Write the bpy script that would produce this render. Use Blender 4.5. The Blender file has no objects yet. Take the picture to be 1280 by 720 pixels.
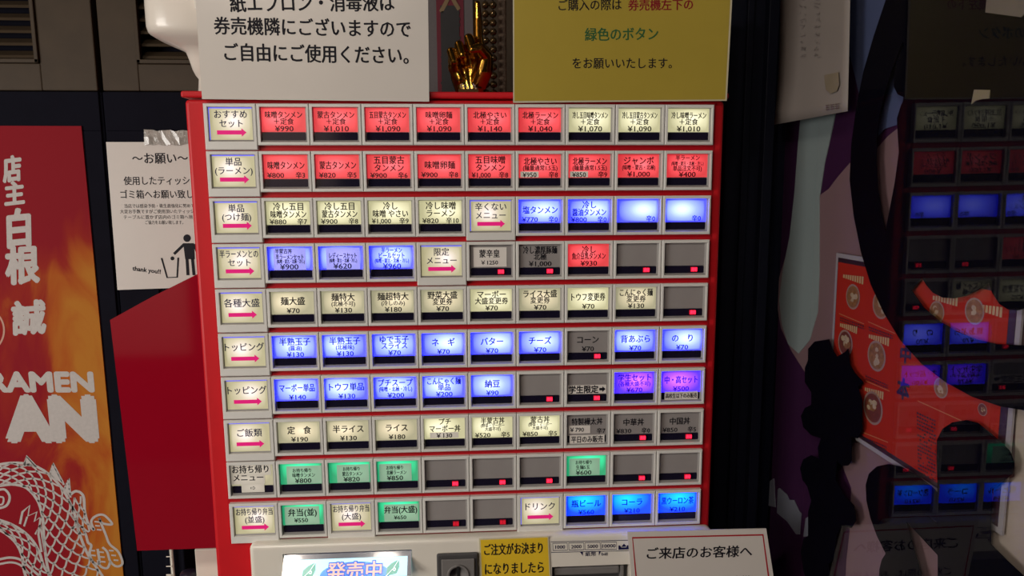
import bpy, bmesh, math, random
from mathutils import Vector, Matrix
random.seed(7)
SC = bpy.context.scene
COL = SC.collection

# ------------------------------------------------------------------ camera
FPX = 850.0
CAM = Vector((0.00488855, -0.6850022, 0.11426516))
RX = Vector((0.9981614, -0.06039466, -0.00512905))      # camera right
RD = Vector((-0.01328061, -0.13535637, -0.99070797))    # camera down
RF = Vector((0.05913922, 0.98895457, -0.13590958))      # camera forward
cd = bpy.data.cameras.new('camera')
cam = bpy.data.objects.new('camera', cd)
COL.objects.link(cam)
m3 = Matrix((RX, -RD, -RF)).transposed()
cam.matrix_world = Matrix.Translation(CAM) @ m3.to_4x4()
cd.sensor_width = 36.0
cd.lens = 36.0 * FPX / 1280.0
cd.clip_start = 0.01
SC.camera = cam

# ------------------------------------------------------------------ view, world, lights
SC.view_settings.view_transform = 'Standard'
SC.view_settings.look = 'None'
SC.view_settings.exposure = 0.0
SC.view_settings.gamma = 1.0
SC.view_settings.use_curve_mapping = False
SC.cycles.max_bounces = 8
SC.cycles.transparent_max_bounces = 12
SC.cycles.caustics_reflective = False
SC.cycles.caustics_refractive = False
SC.cycles.sample_clamp_indirect = 3.0
wd = bpy.data.worlds.new('night')
SC.world = wd
wd.use_nodes = True
bg = wd.node_tree.nodes['Background']
bg.inputs[0].default_value = (0.55, 0.5, 0.6, 1)
bg.inputs[1].default_value = 0.012


def lamp(name, kind, loc, energy, col, size=0.1, target=None, spec=1.0, size_y=None):
    l = bpy.data.lights.new(name, kind)
    l.energy = energy
    l.color = col
    l.specular_factor = spec
    if kind == 'AREA':
        l.size = size
        if size_y:
            l.shape = 'RECTANGLE'
            l.size_y = size_y
    else:
        l.shadow_soft_size = size
    o = bpy.data.objects.new(name, l)
    COL.objects.link(o)
    o.location = loc
    if target is not None:
        o.rotation_euler = (Vector(target) - Vector(loc)).to_track_quat('-Z', 'Y').to_euler()
    return o


WARM = (1.0, 0.90, 0.78)
lamp('pendant_light', 'POINT', (-0.583, -1.15, 0.785), 9.5, WARM, 0.04)
lamp('pendant_light', 'POINT', (-0.275, -1.15, 0.778), 5.5, WARM, 0.04)
lamp('room_light', 'AREA', (-1.6, -0.95, 0.0), 16.5, (1.0, 0.945, 0.88), 0.7, (-0.1, 0, 0), 0.6)
lamp('rear_panel_fill', 'AREA', (-1.5, -1.8, 1.5), 45, WARM, 0.4, (-1.4, -2.6, 0.3), 0.4)  # added unseen lamp, brightens the rear panels for their reflections
lamp('wall_light', 'AREA', (-0.95, -0.05, 1.25), 0.4, (1.0, 0.72, 0.42), 0.3, (-0.6, 0.45, 0.3), 0.3)

# ------------------------------------------------------------------ pixel rays -> places


def ray(px, py):
    return (RX * ((px - 640) / FPX) + RD * ((py - 360) / FPX) + RF)


def W(px, py, Y=0.0):                      # point on an upright plane facing the room at depth Y
    d = ray(px, py)
    return CAM + d * ((Y - CAM.y) / d.y)


GA, GD, GB = -0.0163521, 0.35423605, 0.00825597
GN = Vector((math.cos(GA) * math.cos(GB), math.sin(GA) * math.cos(GB), math.sin(GB)))   # window pane normal, pointing outdoors
GV = (Vector((0, 0, 1)) - GN * GN.z).normalized()      # up in the pane
GU = GV.cross(GN).normalized()                          # along the pane
if GU.y > 0:
    GU = -GU                                            # towards the room


def G(px, py, back=0.0):                   # point on the window plane (back = metres beyond the pane)
    d = ray(px, py)
    return CAM + d * ((GD + back - CAM.dot(GN)) / d.dot(GN))


# ------------------------------------------------------------------ materials
MATS = {}


def mat(name, col, rough=0.5, metal=0.0, var=0.06, scale=40.0, bump=0.0, spec=0.5, coat=0.0):
    if name in MATS:
        return MATS[name]
    m = bpy.data.materials.new(name)
    m.use_nodes = True
    nt = m.node_tree
    b = nt.nodes['Principled BSDF']
    b.inputs['Roughness'].default_value = rough
    b.inputs['Metallic'].default_value = metal
    b.inputs['Specular IOR Level'].default_value = spec
    if coat:
        b.inputs['Coat Weight'].default_value = coat
        b.inputs['Coat Roughness'].default_value = 0.06
    tc = nt.nodes.new('ShaderNodeTexCoord')
    nz = nt.nodes.new('ShaderNodeTexNoise')
    nz.inputs['Scale'].default_value = scale
    nz.inputs['Detail'].default_value = 3
    nt.links.new(tc.outputs['Object'], nz.inputs['Vector'])
    mx = nt.nodes.new('ShaderNodeMix')
    mx.data_type = 'RGBA'
    mx.inputs[6].default_value = (*[max(0, c * (1 - var)) for c in col], 1)
    mx.inputs[7].default_value = (*[min(1, c * (1 + var)) for c in col], 1)
    nt.links.new(nz.outputs['Fac'], mx.inputs[0])
    nt.links.new(mx.outputs[2], b.inputs['Base Color'])
    if bump:
        bp = nt.nodes.new('ShaderNodeBump')
        bp.inputs['Strength'].default_value = bump
        bp.inputs['Distance'].default_value = 0.001
        nt.links.new(nz.outputs['Fac'], bp.inputs['Height'])
        nt.links.new(bp.outputs[0], b.inputs['Normal'])
    MATS[name] = m
    return m


def glow(name, base, centre, mid, edge, strength=1.0, cy=0.55, spread=1.0):
    """A back-lit translucent label: a lamp behind its middle, dimmer towards the edges."""
    if name in MATS:
        return MATS[name]
    m = bpy.data.materials.new(name)
    m.use_nodes = True
    nt = m.node_tree
    b = nt.nodes['Principled BSDF']
    b.inputs['Base Color'].default_value = (*base, 1)
    b.inputs['Roughness'].default_value = 0.35
    uv = nt.nodes.new('ShaderNodeUVMap')
    oi = nt.nodes.new('ShaderNodeObjectInfo')
    sx = nt.nodes.new('ShaderNodeSeparateXYZ')
    nt.links.new(uv.outputs[0], sx.inputs[0])

    def mth(op, a, c=None):
        n = nt.nodes.new('ShaderNodeMath')
        n.operation = op
        for i, v in enumerate((a, c)):
            if v is None:
                continue
            if isinstance(v, (int, float)):
                n.inputs[i].default_value = v
            else:
                nt.links.new(v, n.inputs[i])
        return n.outputs[0]
    r = mth('MULTIPLY', mth('SUBTRACT', oi.outputs['Random'], 0.5), 0.28)
    dx = mth('MULTIPLY', mth('SUBTRACT', mth('SUBTRACT', sx.outputs[0], 0.5), r), 1.15 / spread)
    dy = mth('MULTIPLY', mth('SUBTRACT', sx.outputs[1], cy), 1.0 / spread)
    d = mth('SQRT', mth('ADD', mth('MULTIPLY', dx, dx), mth('MULTIPLY', dy, dy)))
    # falls off further right at the label's rim
    ex = mth('ABSOLUTE', mth('SUBTRACT', sx.outputs[0], 0.5))
    ey = mth('ABSOLUTE', mth('SUBTRACT', sx.outputs[1], 0.5))
    rim = mth('MAXIMUM', ex, ey)
    rim = mth('MULTIPLY', mth('MAXIMUM', mth('SUBTRACT', rim, 0.42), 0.0), 3.0)
    d = mth('ADD', d, rim)
    cr = nt.nodes.new('ShaderNodeValToRGB')
    el = cr.color_ramp.elements
    mxv = max(max(centre), max(mid), max(edge))
    el[0].position = 0.03
    el[0].color = (*[c / mxv for c in centre], 1)
    el[1].position = 0.62
    el[1].color = (*[c / mxv for c in edge], 1)
    e = el.new(0.32)
    e.color = (*[c / mxv for c in mid], 1)
    nt.links.new(d, cr.inputs[0])
    nt.links.new(cr.outputs[0], b.inputs['Emission Color'])
    b.inputs['Emission Strength'].default_value = mxv * strength
    MATS[name] = m
    return m


def emit(name, col, strength):
    if name in MATS:
        return MATS[name]
    m = bpy.data.materials.new(name)
    m.use_nodes = True
    b = m.node_tree.nodes['Principled BSDF']
    b.inputs['Base Color'].default_value = (*[min(1, c) * 0.5 for c in col], 1)
    b.inputs['Roughness'].default_value = 0.2
    b.inputs['Emission Color'].default_value = (*col, 1)
    b.inputs['Emission Strength'].default_value = strength
    MATS[name] = m
    return m


M_RED = mat('machine_red_plastic', (0.62, 0.013, 0.020), 0.42, scale=60, var=0.05, spec=0.25)
M_REDDK = mat('panel_red_plastic', (0.50, 0.006, 0.014), 0.35, scale=60, var=0.05)
M_GUARD = mat('guard_red_acrylic', (0.29, 0.003, 0.015), 0.07, scale=20, var=0.04, coat=0.5)
M_FRAME = mat('frame_grey_plastic', (0.76, 0.755, 0.72), 0.42, scale=80, var=0.04)
M_TRAY = mat('tray_grey_plastic', (0.30, 0.29, 0.28), 0.35, scale=80, var=0.05)
M_DIM = mat('unlit_label', (0.31, 0.29, 0.285), 0.4, scale=60, var=0.07)
M_BAR = mat('status_window_black', (0.011, 0.009, 0.024), 0.09, var=0.1, spec=0.6)
M_BEIGE = mat('panel_beige_plastic', (0.86, 0.82, 0.73), 0.25, scale=50, var=0.03, coat=0.3)
M_PAPER = mat('white_paper', (0.66, 0.62, 0.575), 0.45, scale=30, var=0.03)
M_LAMINATE = mat('laminated_paper', (0.70, 0.66, 0.61), 0.22, scale=14, var=0.05, bump=0.25)
M_YELLOWP = mat('yellow_paper', (0.43, 0.325, 0.045), 0.32, scale=30, var=0.05)
M_YSTICK = mat('yellow_sticker', (0.86, 0.58, 0.03), 0.4, scale=30, var=0.04)
M_STICK = mat('sticker_paper', (0.82, 0.78, 0.73), 0.5, scale=60, var=0.04)
M_INK = mat('black_ink', (0.010, 0.009, 0.015), 0.55, spec=0.15)
M_NAVY = mat('navy_ink', (0.010, 0.010, 0.065), 0.55, spec=0.15)
M_REDINK = mat('red_ink', (0.24, 0.0, 0.01), 0.5)
M_REDLITINK = mat('red_backlit_ink', (0.035, 0.0, 0.002), 0.5)  # black ink with the red label's back light painted into it
M_GREENINK = mat('green_ink', (0.02, 0.11, 0.03), 0.5)
M_CREAMLITINK = mat('cream_backlit_ink', (0.018, 0.014, 0.006), 0.5)  # black ink, tinted in its colour by the cream label's light
M_BLUELITINK = mat('blue_backlit_ink', (0.006, 0.008, 0.07), 0.5)  # back light of the blue labels painted into black ink
M_CYANLITINK = mat('cyan_backlit_ink', (0.0, 0.012, 0.10), 0.5)  # black ink carrying the cyan label's light as a tint
M_PURPLITINK = mat('purple_backlit_ink', (0.04, 0.0, 0.07), 0.5)  # purple back light put into the black ink's colour
M_PINK = emit('pink_arrow', (0.78, 0.02, 0.20), 0.62)
M_BORDER = mat('red_border_ink', (0.42, 0.004, 0.016), 0.45)

L_RED = glow('lit_label_red', (0.28, 0.10, 0.09), (1.35, 0.20, 0.24), (1.12, 0.075, 0.10), (0.72, 0.028, 0.042), 0.9)
L_CREAM = glow('lit_label_cream', (0.30, 0.28, 0.20), (1.35, 1.28, 0.92), (0.92, 0.88, 0.55), (0.52, 0.50, 0.28), 0.88)
L_WARM = glow('lit_label_warm', (0.30, 0.28, 0.20), (1.25, 1.06, 0.74), (0.72, 0.63, 0.41), (0.37, 0.35, 0.22), 0.82)
L_BLUE = glow('lit_label_blue', (0.2, 0.2, 0.3), (1.2, 1.5, 8.5), (0.45, 0.64, 7.5), (0.05, 0.075, 4.5), 0.85, spread=1.2)
L_CYAN = glow('lit_label_cyan', (0.05, 0.15, 0.25), (0.0, 1.1, 7.5), (0.0, 0.50, 7.0), (0.0, 0.06, 4.5), 0.8, cy=0.75, spread=1.1)
L_PURP = glow('lit_label_purple', (0.2, 0.1, 0.25), (1.2, 0.28, 8.0), (0.6, 0.10, 6.5), (0.07, 0.02, 4.0), 0.85)
L_GREEN = glow('lit_label_green', (0.1, 0.25, 0.15), (0.05, 1.2, 0.62), (0.02, 0.85, 0.36), (0.006, 0.36, 0.15), 0.85, cy=0.85, spread=1.2)
L_GSTICK = glow('lit_sticker_green', (0.40, 0.42, 0.36), (0.18, 0.50, 0.30), (0.13, 0.40, 0.235), (0.09, 0.30, 0.18), 0.7)
L_WSTICK = glow('lit_sticker_white', (0.55, 0.52, 0.47), (0.40, 0.36, 0.30), (0.30, 0.27, 0.22), (0.22, 0.20, 0.16), 0.8)
L_BSTICK = glow('lit_sticker_violet', (0.35, 0.35, 0.42), (0.48, 0.48, 1.6), (0.36, 0.36, 1.3), (0.24, 0.25, 1.0), 0.75)
L_PLATE = glow('lit_plate_cream', (0.34, 0.32, 0.24), (1.30, 1.12, 1.10), (0.72, 0.64, 0.46), (0.40, 0.37, 0.20), 0.82, cy=0.6)
L_EDGE = emit('violet_light_line', (0.16, 0.16, 0.95), 0.9)
L_LED = emit('sold_out_red_light', (1.0, 0.014, 0.045), 3.6)
L_LEDDIM = emit('sold_out_red_light_dim', (1.0, 0.02, 0.05), 0.42)


# ------------------------------------------------------------------ mesh building
class MB:
    def __init__(self):
        self.v, self.f, self.mi = [], [], []
        self.uv = None

    def add(self, verts, faces, mi=0):
        n = len(self.v)
        self.v += [Vector(p) for p in verts]
        self.f += [[i + n for i in f] for f in faces]
        self.mi += [mi] * len(faces)
        return self

    def box(self, a, b, mi=0):
        x0, y0, z0 = a
        x1, y1, z1 = b
        v = [(x, y, z) for x in (x0, x1) for y in (y0, y1) for z in (z0, z1)]
        f = [(0, 1, 3, 2), (4, 6, 7, 5), (0, 4, 5, 1), (2, 3, 7, 6), (0, 2, 6, 4), (1, 5, 7, 3)]
        return self.add(v, f, mi)

    def prism(self, pts, off, mi=0):       # outline (world points) given thickness by vector off
        pts = [Vector(p) for p in pts]
        n = len(pts)
        off = Vector(off)
        v = pts + [p + off for p in pts]
        f = [list(range(n)), list(range(2 * n - 1, n - 1, -1))]
        f += [(i, i + n, (i + 1) % n + n, (i + 1) % n) for i in range(n)]
        return self.add(v, f, mi)

    def poly(self, pts, mi=0):
        return self.add(pts, [list(range(len(pts)))], mi)

    def ribbon(self, pts, w, nrm, mi=0, closed=False):
        pts = [Vector(p) for p in pts]
        if closed:
            pts = pts + [pts[0]]
        n = len(pts)
        v = []
        for i, p in enumerate(pts):
            a, b = pts[max(0, i - 1)], pts[min(n - 1, i + 1)]
            if closed and i in (0, n - 1):
                a, b = pts[n - 2], pts[1]
            t = (b - a)
            if t.length < 1e-9:
                t = Vector((1, 0, 0))
            s = t.normalized().cross(Vector(nrm)).normalized()
            ww = w[i] if isinstance(w, (list, tuple)) else w
            v += [p + s * ww / 2, p - s * ww / 2]
        f = [(2 * i, 2 * i + 1, 2 * i + 3, 2 * i + 2) for i in range(n - 1)]
        return self.add(v, f, mi)

    def tube(self, p0, p1, r0, r1=None, seg=16, mi=0):
        r1 = r0 if r1 is None else r1
        p0, p1 = Vector(p0), Vector(p1)
        t = (p1 - p0).normalized()
        a = t.orthogonal().normalized()
        b = t.cross(a)
        v = []
        for p, r in ((p0, r0), (p1, r1)):
            v += [p + (a * math.cos(k * 2 * math.pi / seg) + b * math.sin(k * 2 * math.pi / seg)) * r for k in range(seg)]
        f = [(k, (k + 1) % seg, (k + 1) % seg + seg, k + seg) for k in range(seg)]
        f += [list(range(seg - 1, -1, -1)), list(range(seg, 2 * seg))]
        return self.add(v, f, mi)

    def lathe(self, prof, c, seg=24, axis='Z', mi=0):
        c = Vector(c)
        v, f = [], []
        for r, h in prof:
            for k in range(seg):
                a = 2 * math.pi * k / seg
                if axis == 'Z':
                    v.append(c + Vector((r * math.cos(a), r * math.sin(a), h)))
                else:
                    v.append(c + Vector((r * math.cos(a), h, r * math.sin(a))))
        for i in range(len(prof) - 1):
            for k in range(seg):
                f.append((i * seg + k, i * seg + (k + 1) % seg, (i + 1) * seg + (k + 1) % seg, (i + 1) * seg + k))
        f.append(list(range(seg)))
        f.append(list(range((len(prof) - 1) * seg, len(prof) * seg)))
        return self.add(v, f, mi)

    def mesh(self, name, mats, off=(0, 0, 0), smooth=False):
        o = Vector(off)
        me = bpy.data.meshes.new(name)
        me.from_pydata([tuple(p - o) for p in self.v], [], self.f)
        for m in (mats if isinstance(mats, (list, tuple)) else [mats]):
            me.materials.append(m)
        me.polygons.foreach_set('material_index', self.mi)
        bm = bmesh.new()
        bm.from_mesh(me)
        bmesh.ops.recalc_face_normals(bm, faces=bm.faces)
        big = [f for f in bm.faces if len(f.verts) > 4]
        if big:
            bmesh.ops.triangulate(bm, faces=big)
        bm.to_mesh(me)
        bm.free()
        if smooth:
            me.polygons.foreach_set('use_smooth', [True] * len(me.polygons))
        me.update()
        return me

    def build(self, name, mats, parent=None, bevel=0.0, smooth=False, seg=2):
        w = wloc(parent)
        o = bpy.data.objects.new(name, self.mesh(name, mats, w, smooth))
        COL.objects.link(o)
        if parent is not None:
            o.parent = parent
        if bevel:
            md = o.modifiers.new('bevel', 'BEVEL')
            md.width = bevel
            md.segments = seg
            md.limit_method = 'ANGLE'
            md.angle_limit = math.radians(40)
        return o


def wloc(o):
    p = Vector((0, 0, 0))
    while o is not None:
        p = p + Vector(o.location)
        o = o.parent
    return p


def link_mesh(name, me, parent, loc=(0, 0, 0)):
    o = bpy.data.objects.new(name, me)
    COL.objects.link(o)
    o.parent = parent
    o.location = loc
    return o


def thing(name, label, cat, loc=(0, 0, 0), group=None):
    o = bpy.data.objects.new(name, None)
    o.empty_display_size = 0.02
    COL.objects.link(o)
    o.location = loc
    return tag(o, label, cat, group)


def tag(o, label, cat, group=None):
    o['label'] = label
    o['category'] = cat
    if group:
        o['group'] = group
    return o


def struct(o):
    o['kind'] = 'structure'
    return o


# ------------------------------------------------------------------ lettering
_GL = {}


def glyphs(s, bold=0.0, res=2):
    k = (s, bold, res)
    if k in _GL:
        return _GL[k]
    c = bpy.data.curves.new('lettering', 'FONT')
    c.body = s
    c.size = 1.0
    c.resolution_u = res
    c.offset = bold
    o = bpy.data.objects.new('lettering', c)
    COL.objects.link(o)
    bpy.context.view_layer.update()
    me = bpy.data.meshes.new_from_object(o.evaluated_get(bpy.context.evaluated_depsgraph_get()))
    vs = [(v.co.x, v.co.y) for v in me.vertices]
    fs = [list(p.vertices) for p in me.polygons]
    bpy.data.objects.remove(o)
    bpy.data.curves.remove(c)
    bpy.data.meshes.remove(me)
    xs = [p[0] for p in vs]
    ys = [p[1] for p in vs]
    _GL[k] = (vs, fs, min(xs), max(xs), min(ys), max(ys))
    return _GL[k]


def put_text(mb, s, P0, P1, up, h, bold=0.0, mi=0, skew=0.0, jitter=0.0, fit_h=False):
    """Letters whose ink runs from P0 to P1 (middle line), em height h along up. fit_h: h is the ink height."""
    if bold:
        P0, P1, up = Vector(P0), Vector(P1), Vector(up).normalized()
        t = (P1 - P0).normalized()
        d = bold * h
        P0, P1 = P0 + t * d, P1 - t * d
        if bold >= 0.025:
            offs = [(math.cos(k * math.pi / 4), math.sin(k * math.pi / 4)) for k in range(8)]
        else:
            offs = [(-1, 0), (1, 0), (0, .6), (0, -.6)]
        fn = t.cross(up)
        for q, (ox, oy) in enumerate(offs):
            dv = t * (ox * d) + up * (oy * d) - fn * (1.2e-5 * (q + 1))
            put_text(mb, s, P0 + dv, P1 + dv, up, h, 0.0, mi, skew, 0.0, fit_h)
        put_text(mb, s, P0, P1, up, h, 0.0, mi, skew, jitter, fit_h)
        return
    vs, fs, x0, x1, y0, y1 = glyphs(s, 0.0)
    P0, P1, up = Vector(P0), Vector(P1), Vector(up).normalized()
    cy = (y0 + y1) / 2 if fit_h else 0.375
    k = h / (y1 - y0) if fit_h else h
    out = []
    for x, y in vs:
        t = (x - x0) / (x1 - x0)
        yy = (y - cy) * k
        p = P0 + (P1 - P0) * t + up * yy + (P1 - P0).normalized() * (yy * skew)
        if jitter:
            p = p + (P1 - P0).normalized() * random.uniform(-jitter, jitter) + up * random.uniform(-jitter, jitter)
        out.append(p)
    mb.add(out, fs, mi)


UPZ = Vector((0, 0, 1))
FRONT = Vector((0, -1, 0))


def text_px(mb, s, x0, y0, x1, y1, hpx, Y, bold=0.0, mi=0, **kw):
    a, b = W(x0, y0, Y), W(x1, y1, Y)
    h = hpx * (Y - CAM.y) / FPX * 1.0
    d = (b - a).normalized()
    up = Vector((-d.z, 0, d.x))
    put_text(mb, s, a, b, up, h, bold, mi, **kw)


# ================================================================== THE ROOM
M_FLOOR = mat('floor_tiles', (0.05, 0.045, 0.04), 0.35, scale=6, var=0.3)
M_WALL = mat('dark_wall_paint', (0.006, 0.006, 0.012), 0.8, scale=20, var=0.15, spec=0.08)
M_WOOD = mat('dark_brown_wood', (0.052, 0.035, 0.020), 0.6, scale=30, var=0.25, bump=0.2, spec=0.3)
M_WOODDK = mat('shaded_black_wood', (0.006, 0.006, 0.012), 0.8, scale=30, var=0.2, spec=0.08)  # shade of the lower door panels painted in; the cabinet itself is black
FLOOR = -1.25
WY = 0.45
struct(MB().box((-2.6, -2.6, FLOOR - 0.05), (1.6, 0.6, FLOOR)).build('floor', M_FLOOR))
struct(MB().box((-2.6, WY, FLOOR), (1.6, WY + 0.1, 1.7)).build('wall_back', M_WALL))

M_PALE = mat('pale_reflection_panel', (0.62, 0.50, 0.46), 0.6, scale=8, var=0.08)
struct(MB().box((-2.6, -2.7, FLOOR), (1.6, -2.6, 1.7)).build('wall_rear', M_WALL))
struct(MB().box((-2.59, -2.599, -0.68), (-1.42, -2.58, 1.6)).build('reflection_panel_1', M_PALE))  # added unseen panel, there to reflect in the red guard
struct(MB().box((-1.02, -2.599, 0.10), (-0.62, -2.58, 1.6)).build('reflection_panel_2', M_PALE))  # added unseen panel, there to reflect in the upper left buttons

# dark pillar between the machine and the window
pil = MB()
gx = G(970, 360).x
pil.box((0.30, 0.10, FLOOR), (0.372, WY, 1.7))
pil.box((0.318, 0.094, FLOOR), (0.326, 0.10, 1.7))
pil.box((0.340, 0.088, FLOOR), (0.352, 0.10, 1.7))
struct(pil.build('trim_1', mat('navy_black_trim', (0.004, 0.005, 0.013), 0.6, var=0.2, spec=0.15), bevel=0.001))


# louvred doors on the back wall
def louvre_door(xl, xr, wx0, wx1, label):
    """xl..xr door edges, wx0..wx1 louvre opening (metres)."""
    y0, y1 = WY - 0.03, WY - 0.002
    zb = W(60, 113, y0).z
    zo = W(60, 79, y0).z
    zt = 1.15
    d = thing('louvred_door', label, 'door', ((xl + xr) / 2, WY - 0.015, FLOOR))
    fr = MB()
    fr.box((xl, y0, zb), (wx0, y1, zt))
    fr.box((wx1, y0, zb), (xr, y1, zt))
    fr.box((wx0, y0, zb), (wx1, y1, zo))
    fr.box((wx0, y0, zt - 0.06), (wx1, y1, zt))
    fr.build('frame', M_WOOD, d, bevel=0.0015)
    be = MB()                                   # inner bead around the opening
    for a, b in (((wx0, zo), (wx0 + 0.006, zt - 0.06)), ((wx1 - 0.006, zo), (wx1, zt - 0.06)), ((wx0, zo), (wx1, zo + 0.006))):
        be.box((a[0], y0 - 0.004, a[1]), (b[0], y0 + 0.004, b[1]))
    be.build('beading', M_WOOD, d, bevel=0.001)
    sl = MB()
    z = zo + 0.012
    while z < zt - 0.07:
        sl.prism([(wx0, y0 + 0.004, z - 0.004), (wx0, y0 + 0.006, z + 0.0005), (wx0, y0 + 0.021, z + 0.010), (wx0, y0 + 0.021, z + 0.0045)],
                 (wx1 - wx0, 0, 0))
        z += 0.0182
    sl.build('louvre_slats', M_WOOD, d)
    lo = MB()
    lo.box((xl - 0.0034, y0 + 0.004, FLOOR + 0.002), (xr + 0.0034, y1, zb - 0.0016))
    lo.box((xl, y0, zb - 0.06), (xr, y0 + 0.004, zb - 0.0016))
    lo.box((xl, y0, FLOOR + 0.002), (xl + 0.06, y0 + 0.004, zb - 0.06))
    lo.box((xr - 0.06, y0, FLOOR + 0.002), (xr, y0 + 0.004, zb - 0.06))
    lo.build('lower_panel', M_WOODDK, d, bevel=0.001)
    return d


yl = WY - 0.03
xa = W(121, 60, yl).x
louvre_door(-1.35, xa - 0.004, -1.2, W(46, 40, yl).x, 'dark wooden louvred door behind the red flame banner')
louvre_door(xa + 0.004, 0.9, W(169, 40, yl).x, -0.25, 'dark wooden louvred door behind the white dispenser and machine')

# ================================================================== THE TICKET MACHINE
PX, PZ = 0.05, 0.0450014
ML, MR = -0.2692, 0.2625
MT = W(590, 114, 0).z
machine = thing('ticket_machine', 'red meal ticket machine covered in rows of lit menu buttons', 'ticket machine', (0, 0.2, FLOOR))
mb = MB()
mb.box((ML + 0.012, 0.0265, FLOOR + 0.002), (MR - 0.012, 0.385, MT - 0.006))
mb.build('body', M_RED, machine, bevel=0.006)
mb = MB()
mb.box((ML, 0.006, -1.15), (MR, 0.026, MT - 0.0075))
door = mb.build('front_door', M_RED, machine, bevel=0.004, seg=3)
mb = MB()
mb.box((ML - 0.002, 0.003, MT - 0.0062), (MR + 0.003, 0.385, MT))
mb.build('top_cap', M_RED, machine, bevel=0.002, seg=3)
mb = MB()
zt0, zb0 = 4.5 * PZ + 0.002, -5.5 * PZ - 0.0002
mb.box((-0.2525, 0.0052, zb0), (0.2525, 0.0068, zt0))
mb.build('button_panel', M_REDDK, machine)

# --- shared button meshes (local: x right, z up, y depth; origin at the cell's top middle)
BH = 0.0395
PH = 0.0438


def frame_mesh(name, H, inl, inr, top, bot, depth):
    hw = 0.0245
    hw = 0.02475

    def rect(dx0, dx1, dt, db, y):
        return [Vector((-hw + dx0, y, -dt)), Vector((hw - dx1, y, -dt)), Vector((hw - dx1, y, -H + db)), Vector((-hw + dx0, y, -H + db))]
    rs = [rect(0, 0, 0, 0, 0.006), rect(0, 0, 0, 0, 0.0007), rect(0.0007, 0.0007, 0.0007, 0.0007, 0.0),
          rect(inl, inr, top, bot, 0.0), rect(inl + 0.0003, inr + 0.0003, top + 0.0003, bot + 0.0003, 0.0012)]
    b = MB()
    for r in rs:
        b.v += r
    for i in range(len(rs) - 1):
        for k in range(4):
            b.f.append([i * 4 + k, i * 4 + (k + 1) % 4, i * 4 + 4 + (k + 1) % 4, i * 4 + 4 + k])
            b.mi.append(0)
    me = b.mesh(name, M_FRAME)
    # tray: slopes from the frame's inner edge down to a recessed floor
    t = MB()
    e = depth
    ti = [rect(inl + 0.0003, inr + 0.0003, top + 0.0003, bot + 0.0003, 0.0012), rect(inl + 0.0009, inr + 0.0024, top + 0.0007, bot + 0.0026, e)]
    for r in ti:
        t.v += r
    for k in range(4):
        t.f.append([k, (k + 1) % 4, 4 + (k + 1) % 4, 4 + k])
        t.mi.append(0)
    t.f.append([4, 5, 6, 7])
    t.mi.append(0)
    return me, t.mesh('tray', M_TRAY)


FR_B, TR_B = frame_mesh('menu_button', BH, 0.0026, 0.0022, 0.0030, 0.0030, 0.0042)
FR_P, TR_P = frame_mesh('category_plate', PH, 0.0034, 0.0030, 0.0030, 0.0078, 0.0030)


def rect_mesh(name, x0, x1, z0, z1, m, uv=True, corner=0.0):
    me = bpy.data.meshes.new(name)
    pts = []
    if corner:
        for cx, cz, a0 in ((x1 - corner, z1 - corner, 0), (x0 + corner, z1 - corner, 90), (x0 + corner, z0 + corner, 180), (x1 - corner, z0 + corner, 270)):
            for k in range(5):
                a = math.radians(a0 + k * 22.5)
                pts.append((cx + corner * math.cos(a), 0, cz + corner * math.sin(a)))
    else:
        pts = [(x1, 0, z1), (x0, 0, z1), (x0, 0, z0), (x1, 0, z0)]
    n = len(pts)
    th = 0.0006
    v = pts + [(p[0], th, p[2]) for p in pts]
    f = [list(range(n)), list(range(2 * n - 1, n - 1, -1))] + [(i, i + n, (i + 1) % n + n, (i + 1) % n) for i in range(n)]
    me.from_pydata(v, [], f)
    me.materials.append(m)
    uvl = me.uv_layers.new(name='UVMap')
    for lp in me.loops:
        c = me.vertices[lp.vertex_index].co
        uvl.data[lp.index].uv = ((c.x - x0) / (x1 - x0), (c.z - z0) / (z1 - z0))
    bm = bmesh.new()
    bm.from_mesh(me)
    bmesh.ops.recalc_face_normals(bm, faces=bm.faces)
    bm.to_mesh(me)
    bm.free()
    me.update()
    return me


LX0, LX1 = -0.02075, 0.02075           # lit label
LZ1, LZ0 = -0.0042, -0.0266
BZ1, BZ0 = -0.0271, -0.0346           # status window
LAB = {}
for key, m in (('red', L_RED), ('cream', L_CREAM), ('warm', L_WARM), ('blue', L_BLUE), ('cyan', L_CYAN), ('purple', L_PURP), ('green', L_GREEN), ('off', M_DIM)):
    LAB[key] = rect_mesh('label_panel', LX0 - 0.0012, LX1 + 0.0006, LZ0, LZ1 + 0.0005, m)
BARM = rect_mesh('status_window', LX0, LX1 - 0.0004, BZ0, BZ1, M_BAR, corner=0.0012)
PLM = rect_mesh('label_panel', -0.0202, 0.0202, -0.0352, -0.0040, L_PLATE)
PLEDGE = rect_mesh('light_line', -0.0202, 0.0202, -0.0046, -0.0036, L_EDGE)
PLEDGEV = rect_mesh('light_line', -0.0207, -0.0200, -0.0352, -0.0036, L_EDGE)
LEDM = {}
for key, m in (('on', L_LED), ('dim', L_LEDDIM)):
    b = MB()
    put_text(b, '売切', (0.0068, -0.00146, -0.0307), (0.0128, -0.00146, -0.0307), UPZ, 0.0042, 0.045)
    for i in range(2):
        b.box((0.0066 + i * 0.0033, -0.0014, -0.0331), (0.0096 + i * 0.0033, 0.0003, -0.0284), 1)
    LEDM[key] = b.mesh('sold_out_light', [m, L_LEDDIM if key == 'on' else emit('sold_out_red_light_faint', (1.0, 0.02, 0.05), 0.16)])

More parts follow.
